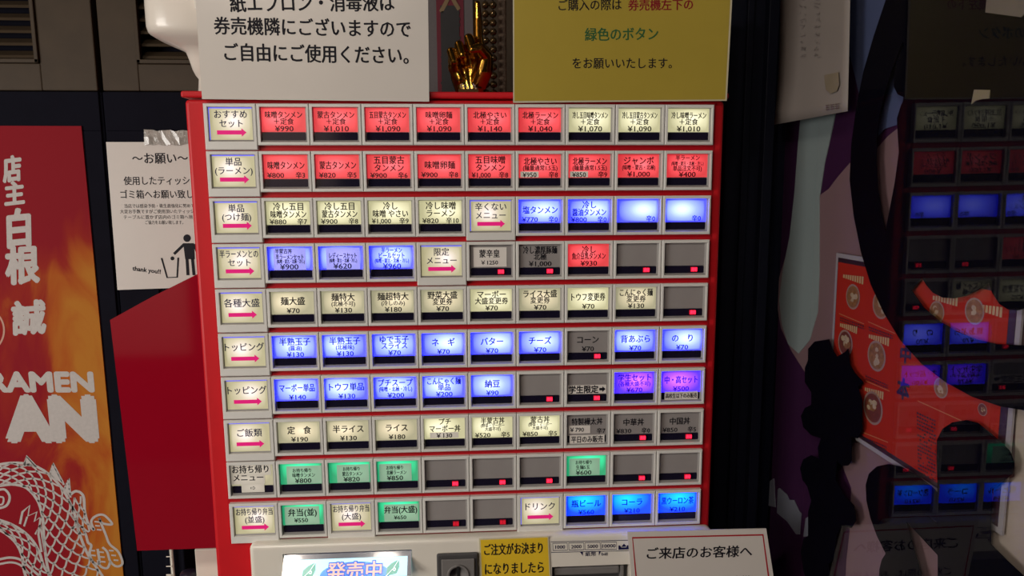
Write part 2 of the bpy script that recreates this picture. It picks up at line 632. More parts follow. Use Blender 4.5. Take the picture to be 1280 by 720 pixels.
INK = {'red': M_REDLITINK, 'cream': M_CREAMLITINK, 'warm': M_INK, 'blue': M_BLUELITINK, 'cyan': M_CYANLITINK, 'purple': M_PURPLITINK, 'green': M_INK, 'off': M_INK}
LW = LX1 - LX0
LH = LZ1 - LZ0


def ctext(mb, s, cx, cy, h, maxw=0.94, sx=0.93, align='c', bold=0.024, mi=0):
    """One line of lettering in label fractions: cx, cy of the label (cy down from its top), h of the label height."""
    vs, fs, x0, x1, y0, y1 = glyphs(s)
    hh = h * LH * 1.2
    w = min((x1 - x0) * hh * sx, maxw * LW)
    X = LX0 + cx * LW
    Z = LZ1 - cy * LH
    a = {'c': X - w / 2, 'l': X, 'r': X - w}[align]
    put_text(mb, s, (a, 0, Z), (a + w, 0, Z), UPZ, hh, bold, mi)


def layout(mb, spec):
    kind, a = spec[0], spec[1:]
    if kind == 'set':                                  # name / + set meal / price
        ctext(mb, a[0], .5, .27, .27, .86)
        ctext(mb, '＋定食', .5, .55, .25, sx=1.0)
        ctext(mb, a[1], .5, .85, .27, sx=1.22)
    elif kind == 'one':                                # name / price
        ctext(mb, a[0], .5, .40, .33, .86)
        ctext(mb, a[1], .5, .83, .26, sx=1.22)
    elif kind == 'two':                                # two lines / price
        ctext(mb, a[0], .5, .22, .31, .84)
        ctext(mb, a[1], .5, .52, .28, .84, sx=.92)
        ctext(mb, a[2], .5, .84, .26, sx=1.22)
    elif kind == 'note':                               # name / small note / price
        ctext(mb, a[0], .5, .25, .32, .86)
        ctext(mb, a[1], .5, .55, .21, .82)
        ctext(mb, a[2], .5, .84, .26, sx=1.22)
    elif kind == 'hot1':                               # name / price + spice
        ctext(mb, a[0], .5, .42, .31, .86)
        ctext(mb, a[1], .05, .84, .25, .42, sx=1.2, align='l')
        ctext(mb, a[2], .93, .84, .25, sx=1.0, align='r')
    elif kind == 'hot2':
        ctext(mb, a[0], .5, .20, .31, .84)
        ctext(mb, a[1], .5, .54, .30, .84)
        ctext(mb, a[2], .05, .86, .25, .46, sx=1.2, align='l')
        ctext(mb, a[3], .93, .86, .25, sx=1.0, align='r')
    elif kind == 'free':                               # explicit (text, cx, cy, h, maxw, sx)
        for t in a[0]:
            ctext(mb, *t)


# (colour, layout, what, extras)
G_S = '(味噌・蒙古・北極・冷し)'
ROWS = [
 [('plate', 'おすすめ', 'セット'),
  ('red', ('set', '味噌タンメン', '¥990')), ('red', ('set', '蒙古タンメン', '¥1,010')), ('red', ('set', '五目蒙古タンメン', '¥1,090')),
  ('red', ('set', '味噌卵麺', '¥1,090')), ('red', ('set', '北極やさい', '¥1,140')), ('red', ('set', '北極ラーメン', '¥1,040')),
  ('cream', ('set', '冷し五目味噌タンメン', '¥1,070')), ('cream', ('set', '冷し五目蒙古タンメン', '¥1,090')), ('cream', ('set', '冷し味噌ラーメン', '¥1,010'))],
 [('plate', '単品', '(ラーメン)'),
  ('red', ('hot1', '味噌タンメン', '¥800', '辛3')), ('red', ('hot1', '蒙古タンメン', '¥820', '辛5')), ('red', ('hot2', '五目蒙古', 'タンメン', '¥900', '辛6')),
  ('red', ('hot1', '味噌卵麺', '¥900', '辛8')), ('red', ('hot2', '五目味噌', 'タンメン', '¥1,000', '辛8')),
  ('red', ('free', [('北極やさい', .5, .27, .30, .8), ('(麺量通常1.5玉)', .5, .56, .22, .84), ('辛8', .93, .86, .25, .5, 1.0, 'r')]), ('price', '¥950')),
  ('red', ('free', [('北極ラーメン', .5, .27, .30, .84), ('(麺量通常1.5玉)', .5, .56, .22, .84), ('辛9', .93, .86, .25, .5, 1.0, 'r')]), ('price', '¥850')),
  ('red', ('note', 'ジャンボ', '(味噌・蒙古・北極)', '¥1,000')),
  ('red', ('free', [('半ラーメン', .5, .13, .22, .6), (G_S, .5, .38, .17, .80), ('単品注文不可)', .5, .60, .22, .72), ('¥400', .5, .86, .27, .6, 1.2)]))],
 [('plate', '単品', '(つけ麺)'),
  ('cream', ('hot2', '冷し五目', '味噌タンメン', '¥880', '辛7')), ('cream', ('hot2', '冷し五目', '蒙古タンメン', '¥900', '辛8')),
  ('cream', ('hot2', '冷し', '味噌 やさい', '¥1,000', '辛9')), ('cream', ('hot2', '冷し味噌', 'ラーメン', '¥820', '辛10')),
  ('plate', '辛くない', 'メニュー'),
  ('blue', ('hot1', '塩タンメン', '¥770', '辛0')), ('blue', ('hot2', '冷し', '醤油タンメン', '¥800', '辛0')),
  ('blue', ('free', [('辛0', .82, .84, .25, .5, 1.0)])), ('blue', ('free', [('辛0', .76, .84, .25, .5, 1.0)]))],
 [('plate', '半ラーメンとの', 'セット'),
  ('blue', None, ('vsticker', .10, .86, [('半蒙古丼', .34, .16, .20, .4), ('半ラーメンセット', .48, .42, .23, .66), (G_S, .50, .62, .17, .66), ('¥900', .46, .85, .28, .5, 1.2)])),
  ('blue', None, ('vsticker', .14, .94, [('レディースセット', .54, .38, .24, .66), (G_S, .54, .60, .17, .66), ('¥620', .52, .84, .28, .5, 1.2)])),
  ('blue', ('free', [('半ラーメン', .5, .16, .24, .5), ('ビールセット', .5, .40, .26, .62), (G_S, .5, .63, .18, .82), ('¥960', .5, .87, .28, .5, 1.2)])),
  ('plate', '限定', 'メニュー'),
  ('off', None, ('paper', [('蒙辛皇', .46, .36, .32, .5, .98), ('￥1250', .46, .76, .21, .5, 1.1)]), 'sold'),
  ('off', ('two', '冷し濃厚豚麺', '北極', '¥1,000'), 'sold'), ('red', ('two', '冷し', '魚介豆乳タンメン', '¥930')), ('off', None, 'sold'), ('off', None, 'sold')],
 [('plate', '各種大盛', ''),
  ('warm', ('one', '麺大盛', '¥70')), ('warm', ('note', '麺特大', '(北極不可)', '¥130')), ('warm', ('note', '麺超特大', '(冷しのみ)', '¥180')),
  ('warm', ('two', '野菜大盛', '変更券', '¥70')), ('cream', ('two', 'マーボー', '大盛変更券', '¥70')), ('warm', ('two', 'ライス大盛', '変更券', '¥70')),
  ('cream', ('one', 'トウフ変更券', '¥70')), ('warm', ('two', 'こんにゃく麺', '変更券', '¥130')), ('off', None, 'sold')],
 [('plate', 'トッピング', ''),
  ('blue', ('note', '半熟玉子', '(醤油)', '¥130')), ('blue', ('note', '半熟玉子', '(北極味)', '¥130')), ('blue', ('two', 'ゆで玉子', 'スライス', '¥70')),
  ('blue', ('one', 'ネ　ギ', '¥70')), ('blue', ('one', 'バター', '¥70')), ('blue', ('one', 'チーズ', '¥70')), ('off', ('one', 'コーン', '¥70'), 'sold'),
  ('blue', ('one', '背あぶら', '¥70')), ('blue', ('one', 'の　り', '¥70'))],
 [('plate', 'トッピング', ''),
  ('blue', ('one', 'マーボー単品', '¥140')), ('blue', ('one', 'トウフ単品', '¥130')), ('blue', ('note', 'プチスープ', '(味噌・北極・冷し)', '¥200')),
  ('blue', ('two', 'こんにゃく麺', '単品', '¥200')), ('blue', ('one', '納豆', '¥90')), ('off', None, 'sold'),
  ('off', None, ('strip', '学生限定➡'), 'sold'), ('purple', ('note', '学生セット', '(各種大盛不可)', '¥670')),
  ('purple', ('one', '中・高セット', '¥500'), ('lower', '高校生以下のみ販売'))],
 [('plate', 'ご飯類', ''),
  ('warm', ('one', '定　食', '¥190')), ('warm', ('one', '半ライス', '¥130')), ('warm', ('one', 'ライス', '¥180')),
  ('cream', ('free', [('プチ', .5, .16, .28, .4), ('マーボー丼', .5, .50, .30, .78)]), ('pricemid', '￥130')),
  ('cream', ('free', [('半蒙古丼', .5, .17, .28, .6), ('(野菜・マーボー', .5, .40, .17, .6), ('大盛不可)', .5, .58, .17, .4), ('¥520', .05, .86, .25, .42, 1.2, 'l'), ('辛5', .93, .86, .25, .5, 1.0, 'r')])),
  ('cream', ('free', [('蒙古丼', .5, .17, .28, .6), ('(野菜・マーボー', .5, .40, .17, .6), ('大盛不可)', .5, .58, .17, .4), ('¥850', .05, .86, .25, .42, 1.2, 'l'), ('辛5', .93, .86, .25, .5, 1.0, 'r')])),
  ('off', ('free', [('特製樺太丼', .5, .33, .30, .8), ('辛7', .86, .80, .25, .5, 1.0)]), ('weekday', '￥790', '平日のみ販売')),
  ('off', ('hot1', '中華丼', '¥830', '辛0'), 'sold'), ('off', ('hot1', '中国丼', '¥850', '辛5'), 'sold')],
 [('warm', None, ('takeout',)),
  ('green', None, ('gsticker', .14, 1.0, .12, [('お持ち帰り', .52, .33, .18, .46), ('味噌タンメン', .56, .56, .19, .56), ('¥800', .54, .82, .26, .5, 1.2)])),
  ('green', None, ('gsticker', .18, .98, .12, [('お持ち帰り', .54, .32, .18, .42), ('蒙古タンメン', .56, .56, .19, .50), ('¥820', .54, .82, .26, .5, 1.2)])),
  ('green', None, ('gsticker', .03, .84, .14, [('お持ち帰り', .42, .32, .18, .42), ('北極ラーメン', .46, .56, .19, .50), ('¥850', .42, .82, .26, .5, 1.2)])),
  ('off', None, 'sold'), ('off', None, 'sold'), ('off', None, 'sold'),
  ('green', None, ('gsticker', .05, .84, .14, [('お持ち帰り', .42, .33, .18, .42), ('生麺5玉', .40, .57, .19, .36), ('¥600', .42, .83, .26, .5, 1.2)])),
  ('off', None, 'sold'), ('off', None, 'sold')],
 [('plate', 'お持ち帰り弁当', '(並盛)'),
  ('green', None, ('gsticker', .04, .90, .10, [('弁当(並)', .48, .38, .34, .72), ('¥550', .44, .76, .24, .5, 1.1)])),
  ('plate', 'お持ち帰り弁当', '(大盛)'),
  ('green', None, ('gsticker', .12, .98, .14, [('弁当(大盛)', .54, .40, .32, .84), ('¥650', .52, .78, .22, .5, 1.1)])),
  ('off', None, 'solddim'), ('off', None, 'solddim'), ('plate', 'ドリンク', ''),
  ('cyan', ('one', '瓶ビール', '¥560')), ('cyan', ('one', 'コーラ', '¥210')), ('cyan', ('one', '黒ウーロン茶', '¥210'))],
]


def sticker(parent, x0, x1, y0, y1, items, m=M_STICK, ink=M_INK, y=0.0029, tilt=0.0):
    """A paper slip stuck on a button, in label fractions; items as in ctext."""
    X0, X1 = LX0 + x0 * LW, LX0 + x1 * LW
    Z1, Z0 = LZ1 - y0 * LH, LZ1 - y1 * LH
    me = rect_mesh('paper_slip', X0, X1, Z0, Z1, m)
    s = link_mesh('paper_slip', me, parent, (0, y, 0))
    s['label'] = 'printed paper slip'
    b = MB()
    for t in items:
        ctext(b, *t)
    link_mesh('slip_lettering', b.mesh('slip_lettering', ink), parent, (0, y - 0.00012, 0))
    return s


COLW = {'red': 'red lit', 'cream': 'cream lit', 'warm': 'warm white lit', 'blue': 'blue lit', 'cyan': 'cyan lit', 'purple': 'purple lit', 'green': 'green lit', 'off': 'unlit grey'}
MLOC = Vector(machine.location)
for r, row in enumerate(ROWS):
    for c, spec in enumerate(row):
        loc = Vector(((c - 4.5) * PX, 0, -(r - 4.5) * PZ)) - MLOC
        if spec[0] == 'plate':
            p = link_mesh('category_plate', FR_P, machine, loc)
            p['label'] = 'cream lit heading plate with a pink arrow'
            link_mesh('tray', TR_P, p)
            link_mesh('label_panel', PLM, p, (0, 0.0024, 0))
            link_mesh('light_line', PLEDGE, p, (0, 0.0023, 0))
            if (r, c) in ((0, 0), (2, 5), (9, 6)):
                link_mesh('light_line', PLEDGEV, p, (0, 0.0023, 0))
            b = MB()
            l1, l2 = spec[1], spec[2]

            def pt(s, z, h, mw):
                vs, fs, x0, x1, y0, y1 = glyphs(s)
                w = min((x1 - x0) * h * 0.97, mw)
                put_text(b, s, (-w / 2, 0, z), (w / 2, 0, z), UPZ, h, 0.014)
            if l2:
                pt(l1, -0.0100, 0.0084, 0.0375)
                pt(l2, -0.0186, 0.0082, 0.036)
            else:
                pt(l1, -0.0142, 0.0092, 0.039)
            link_mesh('lettering', b.mesh('lettering', M_NAVY), p, (0, 0.0022, 0))
            a = MB()
            zc = -0.0272 if l2 else -0.0262
            a.prism([(-0.0137, 0, zc - 0.0020), (0.0095, 0, zc - 0.0020), (0.0095, 0, zc - 0.0040), (0.0142, 0, zc), (0.0095, 0, zc + 0.0040), (0.0095, 0, zc + 0.0020), (-0.0137, 0, zc + 0.0020)], (0, 0.0001, 0))
            link_mesh('arrow', a.mesh('arrow', M_PINK), p, (0, 0.0021, 0))
            continue
        colr, lay = spec[0], spec[1]
        ex = spec[2:]
        p = link_mesh('menu_button', FR_B, machine, loc)
        link_mesh('tray', TR_B, p)
        link_mesh('label_panel', LAB[colr], p, (0, 0.0034, 0))
        link_mesh('status_window', BARM, p, (0, 0.0034, 0))
        price = ''
        if lay:
            b = MB()
            layout(b, lay)
            if lay[0] != 'free':
                price = next((q for q in lay if q.startswith('¥')), '')
            link_mesh('lettering', b.mesh('lettering', INK[colr]), p, (0, 0.0032, 0))
        p['label'] = COLW[colr] + ' button' + (' priced ' + price[1:].replace(',', '') + ' yen' if price else '')
        for e in ex:
            if e in ('sold', 'solddim'):
                link_mesh('sold_out_light', LEDM['on' if e == 'sold' else 'dim'], p, (0, 0.0030, 0))
            elif e[0] == 'price':
                sticker(p, .02, .46, .72, .98, [(e[1], .24, .86, .25, .34, 1.1)], m=L_WSTICK)
            elif e[0] == 'pricemid':
                sticker(p, .12, .84, .68, .95, [(e[1], .48, .82, .25, .4, 1.1)], m=L_WSTICK)
            elif e[0] == 'strip':
                sticker(p, .0, .98, .56, .98, [(e[1][:-1], .40, .77, .33, .76, 1.1, 'c', .03)])
                ar = MB()
                ar.poly([(LX0 + x * LW, 0, LZ1 - y * LH) for x, y in ((.80, .71), (.88, .71), (.88, .63), (.96, .77), (.88, .91), (.88, .83), (.80, .83))])
                link_mesh('slip_arrow', ar.mesh('slip_arrow', M_INK), p, (0, 0.00278, 0))
            elif e[0] == 'lower':
                sticker(p, .08, .94, .97, 1.36, [(e[1], .51, 1.17, .22, .82)], y=0.0026)
            elif e[0] == 'weekday':
                sticker(p, .04, .58, .52, .90, [(e[1], .24, .71, .24, .36, 1.1)])
                sticker(p, .05, .95, .98, 1.40, [(e[2], .50, 1.19, .30, .82, 1.0)], y=0.0024)
            elif e[0] == 'vsticker':
                sticker(p, e[1], e[2], .04, 1.0, e[3], m=L_BSTICK, ink=M_BLUELITINK)
            elif e[0] == 'gsticker':
                sticker(p, e[1], e[2], e[3], .98, e[4], m=L_GSTICK)
            elif e[0] == 'paper':
                sticker(p, .07, .88, .08, .96, e[1])
            elif e[0] == 'takeout':
                sticker(p, -.02, .96, -.02, .50, [('お持ち帰り', .46, .20, .34, .9, 1.1)], m=L_WSTICK)
                sticker(p, -.02, .80, .48, .92, [('メニュー', .40, .60, .32, .74, 1.1)], m=L_WSTICK, y=0.00285)
                sticker(p, .22, .78, .90, 1.32, [('⇨', .50, 1.10, .26, .2, 1.0)], m=L_WSTICK, y=0.0026)

# --- lower panel of the machine: screen, coin slot, note slot
YP = -0.010
pl = W(311, 690, YP).x
pr = W(890, 690, YP).x
pt_ = W(560, 673, YP).z
pn = MB().box((pl, YP, -0.72), (pr, 0.0058, pt_ - 0.0005))
panel = pn.build('lower_panel', M_BEIGE, machine, bevel=0.005, seg=4)
panel['label'] = 'beige plastic panel below the buttons'


def cut(obj, boxes):
    cs = MB()
    for a, b in boxes:
        cs.box(a, b)
    c = cs.build('cutter', M_BEIGE, None)
    c.location = (0, 0, 0)
    md = obj.modifiers.new('cut', 'BOOLEAN')
    md.operation = 'DIFFERENCE'
    md.object = c
    md.solver = 'EXACT'
    bpy.context.view_layer.update()
    dg = bpy.context.evaluated_depsgraph_get()
    me = bpy.data.meshes.new_from_object(obj.evaluated_get(dg))
    old = obj.data
    obj.modifiers.clear()
    obj.data = me
    me.name = 'lower_panel'
    cm = c.data
    bpy.data.objects.remove(c)
    bpy.data.meshes.remove(cm)
    bpy.data.meshes.remove(old)


sx0, sx1, sz = W(354, 705, YP).x, W(515, 700, YP).x, W(430, 690, YP).z
bx0, bx1, bz = W(690, 710, YP).x, W(787, 710, YP).x, W(738, 707, YP).z
cut(panel, [((sx0, YP - 0.05, -0.40), (sx1, 0.0052, sz)), ((bx0, YP - 0.05, -0.34), (bx1, 0.0050, bz))])

# screen unit, leaning back inside its opening
TH = math.radians(36)
sc_up = Vector((0, math.sin(TH), math.cos(TH)))
sc_n = Vector((0, -math.cos(TH), math.sin(TH)))
s_top = Vector(((sx0 + sx1) / 2, -0.0035, sz + 0.002))
hw = (sx1 - sx0) / 2 - 0.0005
bezel = MB()
P = lambda x, d, o=0.0: s_top + Vector((x, 0, 0)) - sc_up * d + sc_n * o
scw0, scw1 = -hw + 0.0085, hw - 0.004


def slab(b, x0, x1, d0, d1, o, th, mi=0):
    b.prism([P(x0, d0, o), P(x1, d0, o), P(x1, d1, o), P(x0, d1, o)], -sc_n * th, mi)


slab(bezel, -hw, hw, 0.001, 0.011, 0.0, 0.002)
slab(bezel, -hw, scw0, 0.011, 0.030, 0.0, 0.002)
slab(bezel, scw1, hw, 0.011, 0.030, 0.0, 0.002)
bz_o = bezel.build('screen_bezel', mat('slate_plastic', (0.075, 0.09, 0.15), 0.2, var=0.15, scale=120, coat=0.4), machine)
scr = MB()
slab(scr, scw0, scw1, 0.011, 0.030, -0.0008, 0.001)
screen = scr.build('display_screen', emit('screen_pale_blue', (0.50, 0.86, 1.0), 0.98), machine)
ov = MB()


def SP(u, d):
    return P(scw0 + u * (scw1 - scw0), d, -0.0006)


def SP2(u, d, o):
    return P(scw0 + u * (scw1 - scw0), d, -0.0006 + o)


ov.poly([SP2(.55 + .30 * math.cos(a), .0275 + .0130 * math.sin(a), 0.0) for a in [k * math.pi / 16 for k in range(32)]])
ov.build('screen_oval', emit('screen_blue', (0.03, 0.28, 0.85), 0.95), screen)
tx = MB()
for dx in (-0.0009, 0.0009, 0):
    for dd in (-0.0009, 0.0009, 0):
        put_text(tx, '発売中', SP2(.31, .0235, 0.00015) + Vector((dx, 0, 0)) + sc_up * dd, SP2(.78, .0235, 0.00015) + Vector((dx, 0, 0)) + sc_up * dd, sc_up, 0.0180, 0.03)
put_text(tx, '発売中', SP2(.31, .0235, 0.0003), SP2(.78, .0235, 0.0003), sc_up, 0.0180, 0.02, 1)
tx.build('screen_lettering', [emit('screen_deep_blue', (0.02, 0.12, 0.62), 0.9), emit('screen_salmon', (0.85, 0.50, 0.42), 0.95)], screen)
lf = MB()
for u, s in ((.16, 1), (.88, -1)):
    c0 = SP2(u, .0225, 0.0002)
    a_ = [(-.0075, -.0075), (-.0065, .001), (-.002, .005), (.0055, .0085), (.0060, .001), (.0035, -.005)]
    lf.poly([c0 + Vector((x, 0, 0)) + sc_up * z for x, z in a_], 0)
    lf.ribbon([c0 + Vector((-.0075, 0, 0)) - sc_up * .0075 + sc_n * .0001, c0 + Vector((0, 0, 0)) + sc_n * .0001, c0 + Vector((.0055, 0, 0)) + sc_up * .0085 + sc_n * .0001], .0006, sc_n, 1)
    lf.poly([c0 + Vector((.001 + .0017 * math.cos(k * .5236), 0, 0)) + sc_up * (-.001 + .0017 * math.sin(k * .5236)) + sc_n * .00015 for k in range(12)], 1)
    lf.poly([c0 + Vector((.001 + .0008 * math.cos(k * .5236), 0, 0)) + sc_up * (-.001 + .0008 * math.sin(k * .5236)) + sc_n * .0002 for k in range(12)], 0)
lf.build('screen_leaves', [emit('screen_green', (0.06, 0.36, 0.27), 0.9), emit('screen_white', (0.85, 0.95, 1.0), 0.9)], screen)

# coin slot
cx0, cx1, cz1 = W(546, 700, YP).x, W(598, 700, YP).x, W(571, 690, YP).z
M_COIN = mat('coin_grey_plastic', (0.20, 0.19, 0.185), 0.35, scale=90, var=0.1)
M_COINDK = mat('coin_dark_plastic', (0.07, 0.068, 0.07), 0.4, scale=90, var=0.1)
cb = MB()
cb.box((cx0, YP - 0.004, cz1 - 0.07), (cx1, YP + 0.0002, cz1))
coin = cb.build('coin_slot', M_COINDK, machine, bevel=0.0025, seg=3)
cb = MB()
cb.box((cx0 + 0.005, YP - 0.0062, cz1 - 0.065), (cx1 - 0.004, YP - 0.0042, cz1 - 0.005))
pc = cb.build('coin_plate', M_COIN, coin, bevel=0.0018, seg=3)
ccx = (cx0 + cx1) / 2 + 0.0005
cb = MB()
cb.lathe([(0.0118, -0.0068), (0.0112, -0.0074), (0.0100, -0.0070), (0.0085, -0.0066), (0.0, -0.0066)], (ccx, YP, cz1 - 0.0225), 32, 'Y')
cb.build('coin_dish', M_COIN, coin, smooth=True)
cb = MB()
cb.box((ccx - 0.0012, YP - 0.0078, cz1 - 0.033), (ccx + 0.0012, YP - 0.0060, cz1 - 0.0122))
cb.build('slit', mat('slit_black', (0.003, 0.003, 0.004), 0.6), coin)

# note slot
nb = MB()
nb.box((bx0 + 0.0004, 0.002, -0.338), (bx1 - 0.0004, 0.0048, bz - 0.0004))
note = nb.build('banknote_slot', M_COINDK, machine)
nb = MB()
nb.box((bx0 + 0.003, -0.006, bz - 0.013), (bx1 - 0.010, 0.002, bz - 0.0035))
nb.build('slot_lip', M_COIN, note, bevel=0.002)
nb = MB()
nb.box((bx1 - 0.009, -0.005, bz - 0.03), (bx1 - 0.005, 0.002, bz - 0.004))
nb.build('slot_guide', M_COIN, note, bevel=0.001)
lg = MB()
YL = YP - 0.0003


def lrect(x0, y0, x1, y1, wpx, dy=-2.0):      # outlined rectangle printed on the panel; dy: slope across
    w = wpx * 0.00078
    sl = -0.022
    c = [W(x0, y0, YL), W(x1, y0 + sl * (x1 - x0), YL), W(x1 + .4, y1 + sl * (x1 - x0), YL), W(x0 + .4, y1, YL)]
    lg.ribbon(c, w, FRONT, closed=True)


lrect(688.6, 677.4, 790, 690.5, 0.9)
for i, (s, x0, x1) in enumerate((('1000', 690.8, 709), ('2000', 710.8, 729.5), ('5000', 731, 750), ('10000', 751.3, 770.5))):
    y = 679.2 - 0.022 * (x0 - 690)
    lrect(x0, y, x1, y + 9, 0.9)
    k = 3.2 if i < 3 else 1.6
    text_px(lg, s, x0 + k, y + 4.6, x1 - k + .6, y + 4.2, 7.2, YL, 0.02)
lg.poly([W(773, 687.2, YL), W(787, 686.8, YL), W(787, 681.8, YL), W(784, 681.4, YL), (W(783, 684.2, YL)), W(776.5, 684.4, YL), W(775, 681.8, YL), W(773, 682, YL)])
lg.poly([W(776.5, 683.6, YL), W(780, 679.6, YL), W(783.4, 683.4, YL)])
lg.poly([W(725, 690, YL), W(728.5, 694.6, YL), W(728.5, 690, YL)])
lg.poly([W(748.5, 689.6, YL), W(748.5, 694.4, YL), W(751, 689.5, YL)])
text_px(lg, '紙幣', 731.5, 692.6, 745, 692.3, 7.2, YL, 0.012)
text_px(lg, 'bill', 752, 692.4, 759.5, 692.2, 6.4, YL, 0.012)
lg.build('banknote_legend', M_NAVY, machine)

# red acrylic guard beside the machine
YGD = 0.10
gp = [W(137.5, 400, YGD), W(190, 371, YGD), W(252, 340, YGD), W(252 + 22, 340, YGD)]
gp += [W(288, 684, YGD), W(171.5, 688.5, YGD)]
gp[3].x = gp[4].x = ML + 0.0135
g_ = MB().prism(gp, (0, 0.006, 0)).build('side_guard', M_GUARD, machine)
g_['label'] = 'glossy dark red acrylic side guard with a sloped top'

# ================================================================== NOTICES ON THE MACHINE


def sheet(name, pts, Y, th, m, label, cat, inset=None):
    """A sheet of paper: pixel outline on the plane Y."""
    w = [W(x, y, Y) for x, y in pts]
    c = sum(w, Vector((0, 0, 0))) / len(w)
    root = thing(name, label, cat, (c.x, Y, min(p.z for p in w)))
    MB().prism(w, (0, th, 0)).build('sheet', m, root)
    return root


YN = -0.0016
top_z = 0.36
nt1 = sheet('paper_notice', [(241, -52), (534.5, -52), (536.5, 127), (252.5, 123.8)], YN, 0.0012, M_LAMINATE,
            'white laminated notice with black Japanese writing on the machine top', 'notice')
b = MB()
YT = YN - 0.0002
text_px(b, '紙エプロン・消毒液は', 287, 4, 493, 2.5, 22.5, YT, .022)
text_px(b, '券売機隣にございますので', 267, 32, 513.5, 36.5, 21.5, YT, .022)
text_px(b, 'ご自由にご使用ください。', 280, 65, 511, 69.5, 22, YT, .022)
b.build('lettering', M_INK, nt1)
nt2 = sheet('paper_notice', [(641, -52), (918, -52), (908.5, 126), (641.5, 128.5)], YN, 0.0010,
            mat('pale_yellow_edge', (0.60, 0.55, 0.40), 0.4), 'yellow notice with green words on the machine top', 'notice')
MB().prism([W(x, y, YN - 0.0001) for x, y in ((642.5, -50), (915.5, -50), (906.5, 124.3), (643, 126.3))], (0, 0.00015, 0)).build('yellow_print', M_YELLOWP, nt2)
b = MB()
YT = YN - 0.0003
text_px(b, 'ご購入の際は', 698, 6.5, 777, 5.5, 14, YT, .012, 0)
text_px(b, 'をお願いいたします。', 715.5, 79, 840, 79, 14, YT, .012, 0)
b.build('lettering', M_INK, nt2)
b = MB()
text_px(b, '券売機左下の', 785, 6.5, 866.5, 5.5, 14, YT, .02)
b.build('red_lettering', M_REDINK, nt2)
b = MB()
text_px(b, '緑色のボタン', 731, 43.2, 823, 42.2, 16.5, YT, .02)
b.build('green_lettering', M_GREENINK, nt2)

YS = YP - 0.0012
nt3 = sheet('sticker_notice', [(598.6, 674), (685.6, 670.6), (689.5, 745), (602, 748)], YS, 0.0009, mat('sticker_edge', (0.72, 0.66, 0.42), 0.4),
            'small yellow notice between the coin slot and banknote legend', 'notice')
MB().prism([W(x, y, YS - 0.0001) for x, y in ((600.6, 675), (684.4, 671.8), (688, 744), (603.5, 747))], (0, 0.0001, 0)).build('yellow_print', M_YSTICK, nt3)
b = MB()
YT = YS - 0.0003
text_px(b, 'ご注文がお決まり', 605, 687.5, 678.5, 684.8, 17.5, YT, .022)
text_px(b, 'になりましたら', 606, 711.5, 680, 709, 18, YT, .022)
b.build('lettering', M_INK, nt3)

YR = YP - 0.009
q_ = [(784, 664.6), (957.8, 660.8), (973, 760), (794, 764)]
nt4 = sheet('paper_notice', q_, YR, 0.0012, M_LAMINATE, 'white notice with a red border on the lower right of the machine', 'notice')
b = MB()
YT = YR - 0.0002
bw = 2.4 * 0.00078
b.ribbon([W(798.5, 758, YT), W(790.6, 672.3, YT), W(953.6, 668.6, YT), W(965.5, 756, YT)], bw, FRONT, 0)
b.build('border', M_BORDER, nt4)
b = MB()
text_px(b, 'ご来店のお客様へ', 808.5, 692, 940.5, 688.8, 18, YT, .024)
b.build('lettering', M_INK, nt4)
b = MB()
text_px(b, 'ご来店の際は、お一人様に', 814, 727.5, 948, 724, 12, YT, .012)
b.build('lettering', M_INK, nt4)
MB().box((W(800, 700, 0).x, YR + 0.0012, -0.40), (W(800, 700, 0).x + 0.03, YP - 0.0004, -0.30)).build('tape', M_PAPER, nt4)
MB().box((W(840, 700, 0).x, YR + 0.0012, -0.32), (W(840, 700, 0).x + 0.02, YP - 0.0004, -0.275)).build('tape', M_PAPER, nt4)

# ================================================================== ON TOP OF THE MACHINE
# gold hand with a raised first finger
HY = 0.055
hs = (HY - CAM.y) / FPX
hand = thing('hand_statuette', 'gold hand statuette with one finger raised on the machine top', 'statuette', (W(588, 112, HY).x, HY, MT))


def HP(px, py, dy=0.0):
    p = W(px, py, HY)
    p.y += dy
    return p


def blob(bm, p, r, sc=(1, 1, 1)):
    mtx = Matrix.Translation(p) @ Matrix.Diagonal((r * sc[0], r * sc[1], r * sc[2], 1))
    bmesh.ops.create_icosphere(bm, subdivisions=2, radius=1.0, matrix=mtx)


def chain(bm, pts, rad, step=0.0018):
    for i in range(len(pts) - 1):
        a, b2 = pts[i], pts[i + 1]
        n = max(2, int((b2 - a).length / step))
        for k in range(n + 1):
            t = k / n
            blob(bm, a.lerp(b2, t), rad[i] + (rad[i + 1] - rad[i]) * t)


bm = bmesh.new()
wrist = HP(589, 112, 0.004)
# palm: four bones fanning out from the wrist
mcp = [HP(600, 60, 0.008), HP(588, 60, 0.010), HP(576, 66, 0.009), HP(567, 74, 0.007)]
for i, k in enumerate(mcp):
    st = HP(596 - i * 5, 113, 0.003)
    chain(bm, [st, st.lerp(k, .5), k], [0.0100, 0.0098, 0.0066])
chain(bm, [HP(575, 100, -0.001), HP(568, 84, 0.001)], [0.0068, 0.0072])        # heel of the hand
# raised index finger
chain(bm, [mcp[0], HP(597.5, 46, 0.002), HP(597, 24, 0.0), HP(596.5, 5, 0.0)], [0.0066, 0.0054, 0.0050, 0.0036])
# three curled fingers: up over the knuckle, forward, then down into the palm
for (k, tx_, ty_, r) in ((1, 586, 50, .0054), (2, 574, 58, .0051), (3, 564, 66, .0046)):
    pip = HP(tx_, ty_ + 1, -0.010)
    dip = HP(tx_ + 4, ty_ + 15, -0.0165)
    tip = HP(tx_ + 5, ty_ + 20, -0.007)
    chain(bm, [mcp[k], pip, dip, tip], [r * 1.1, r, r * .92, r * .8])
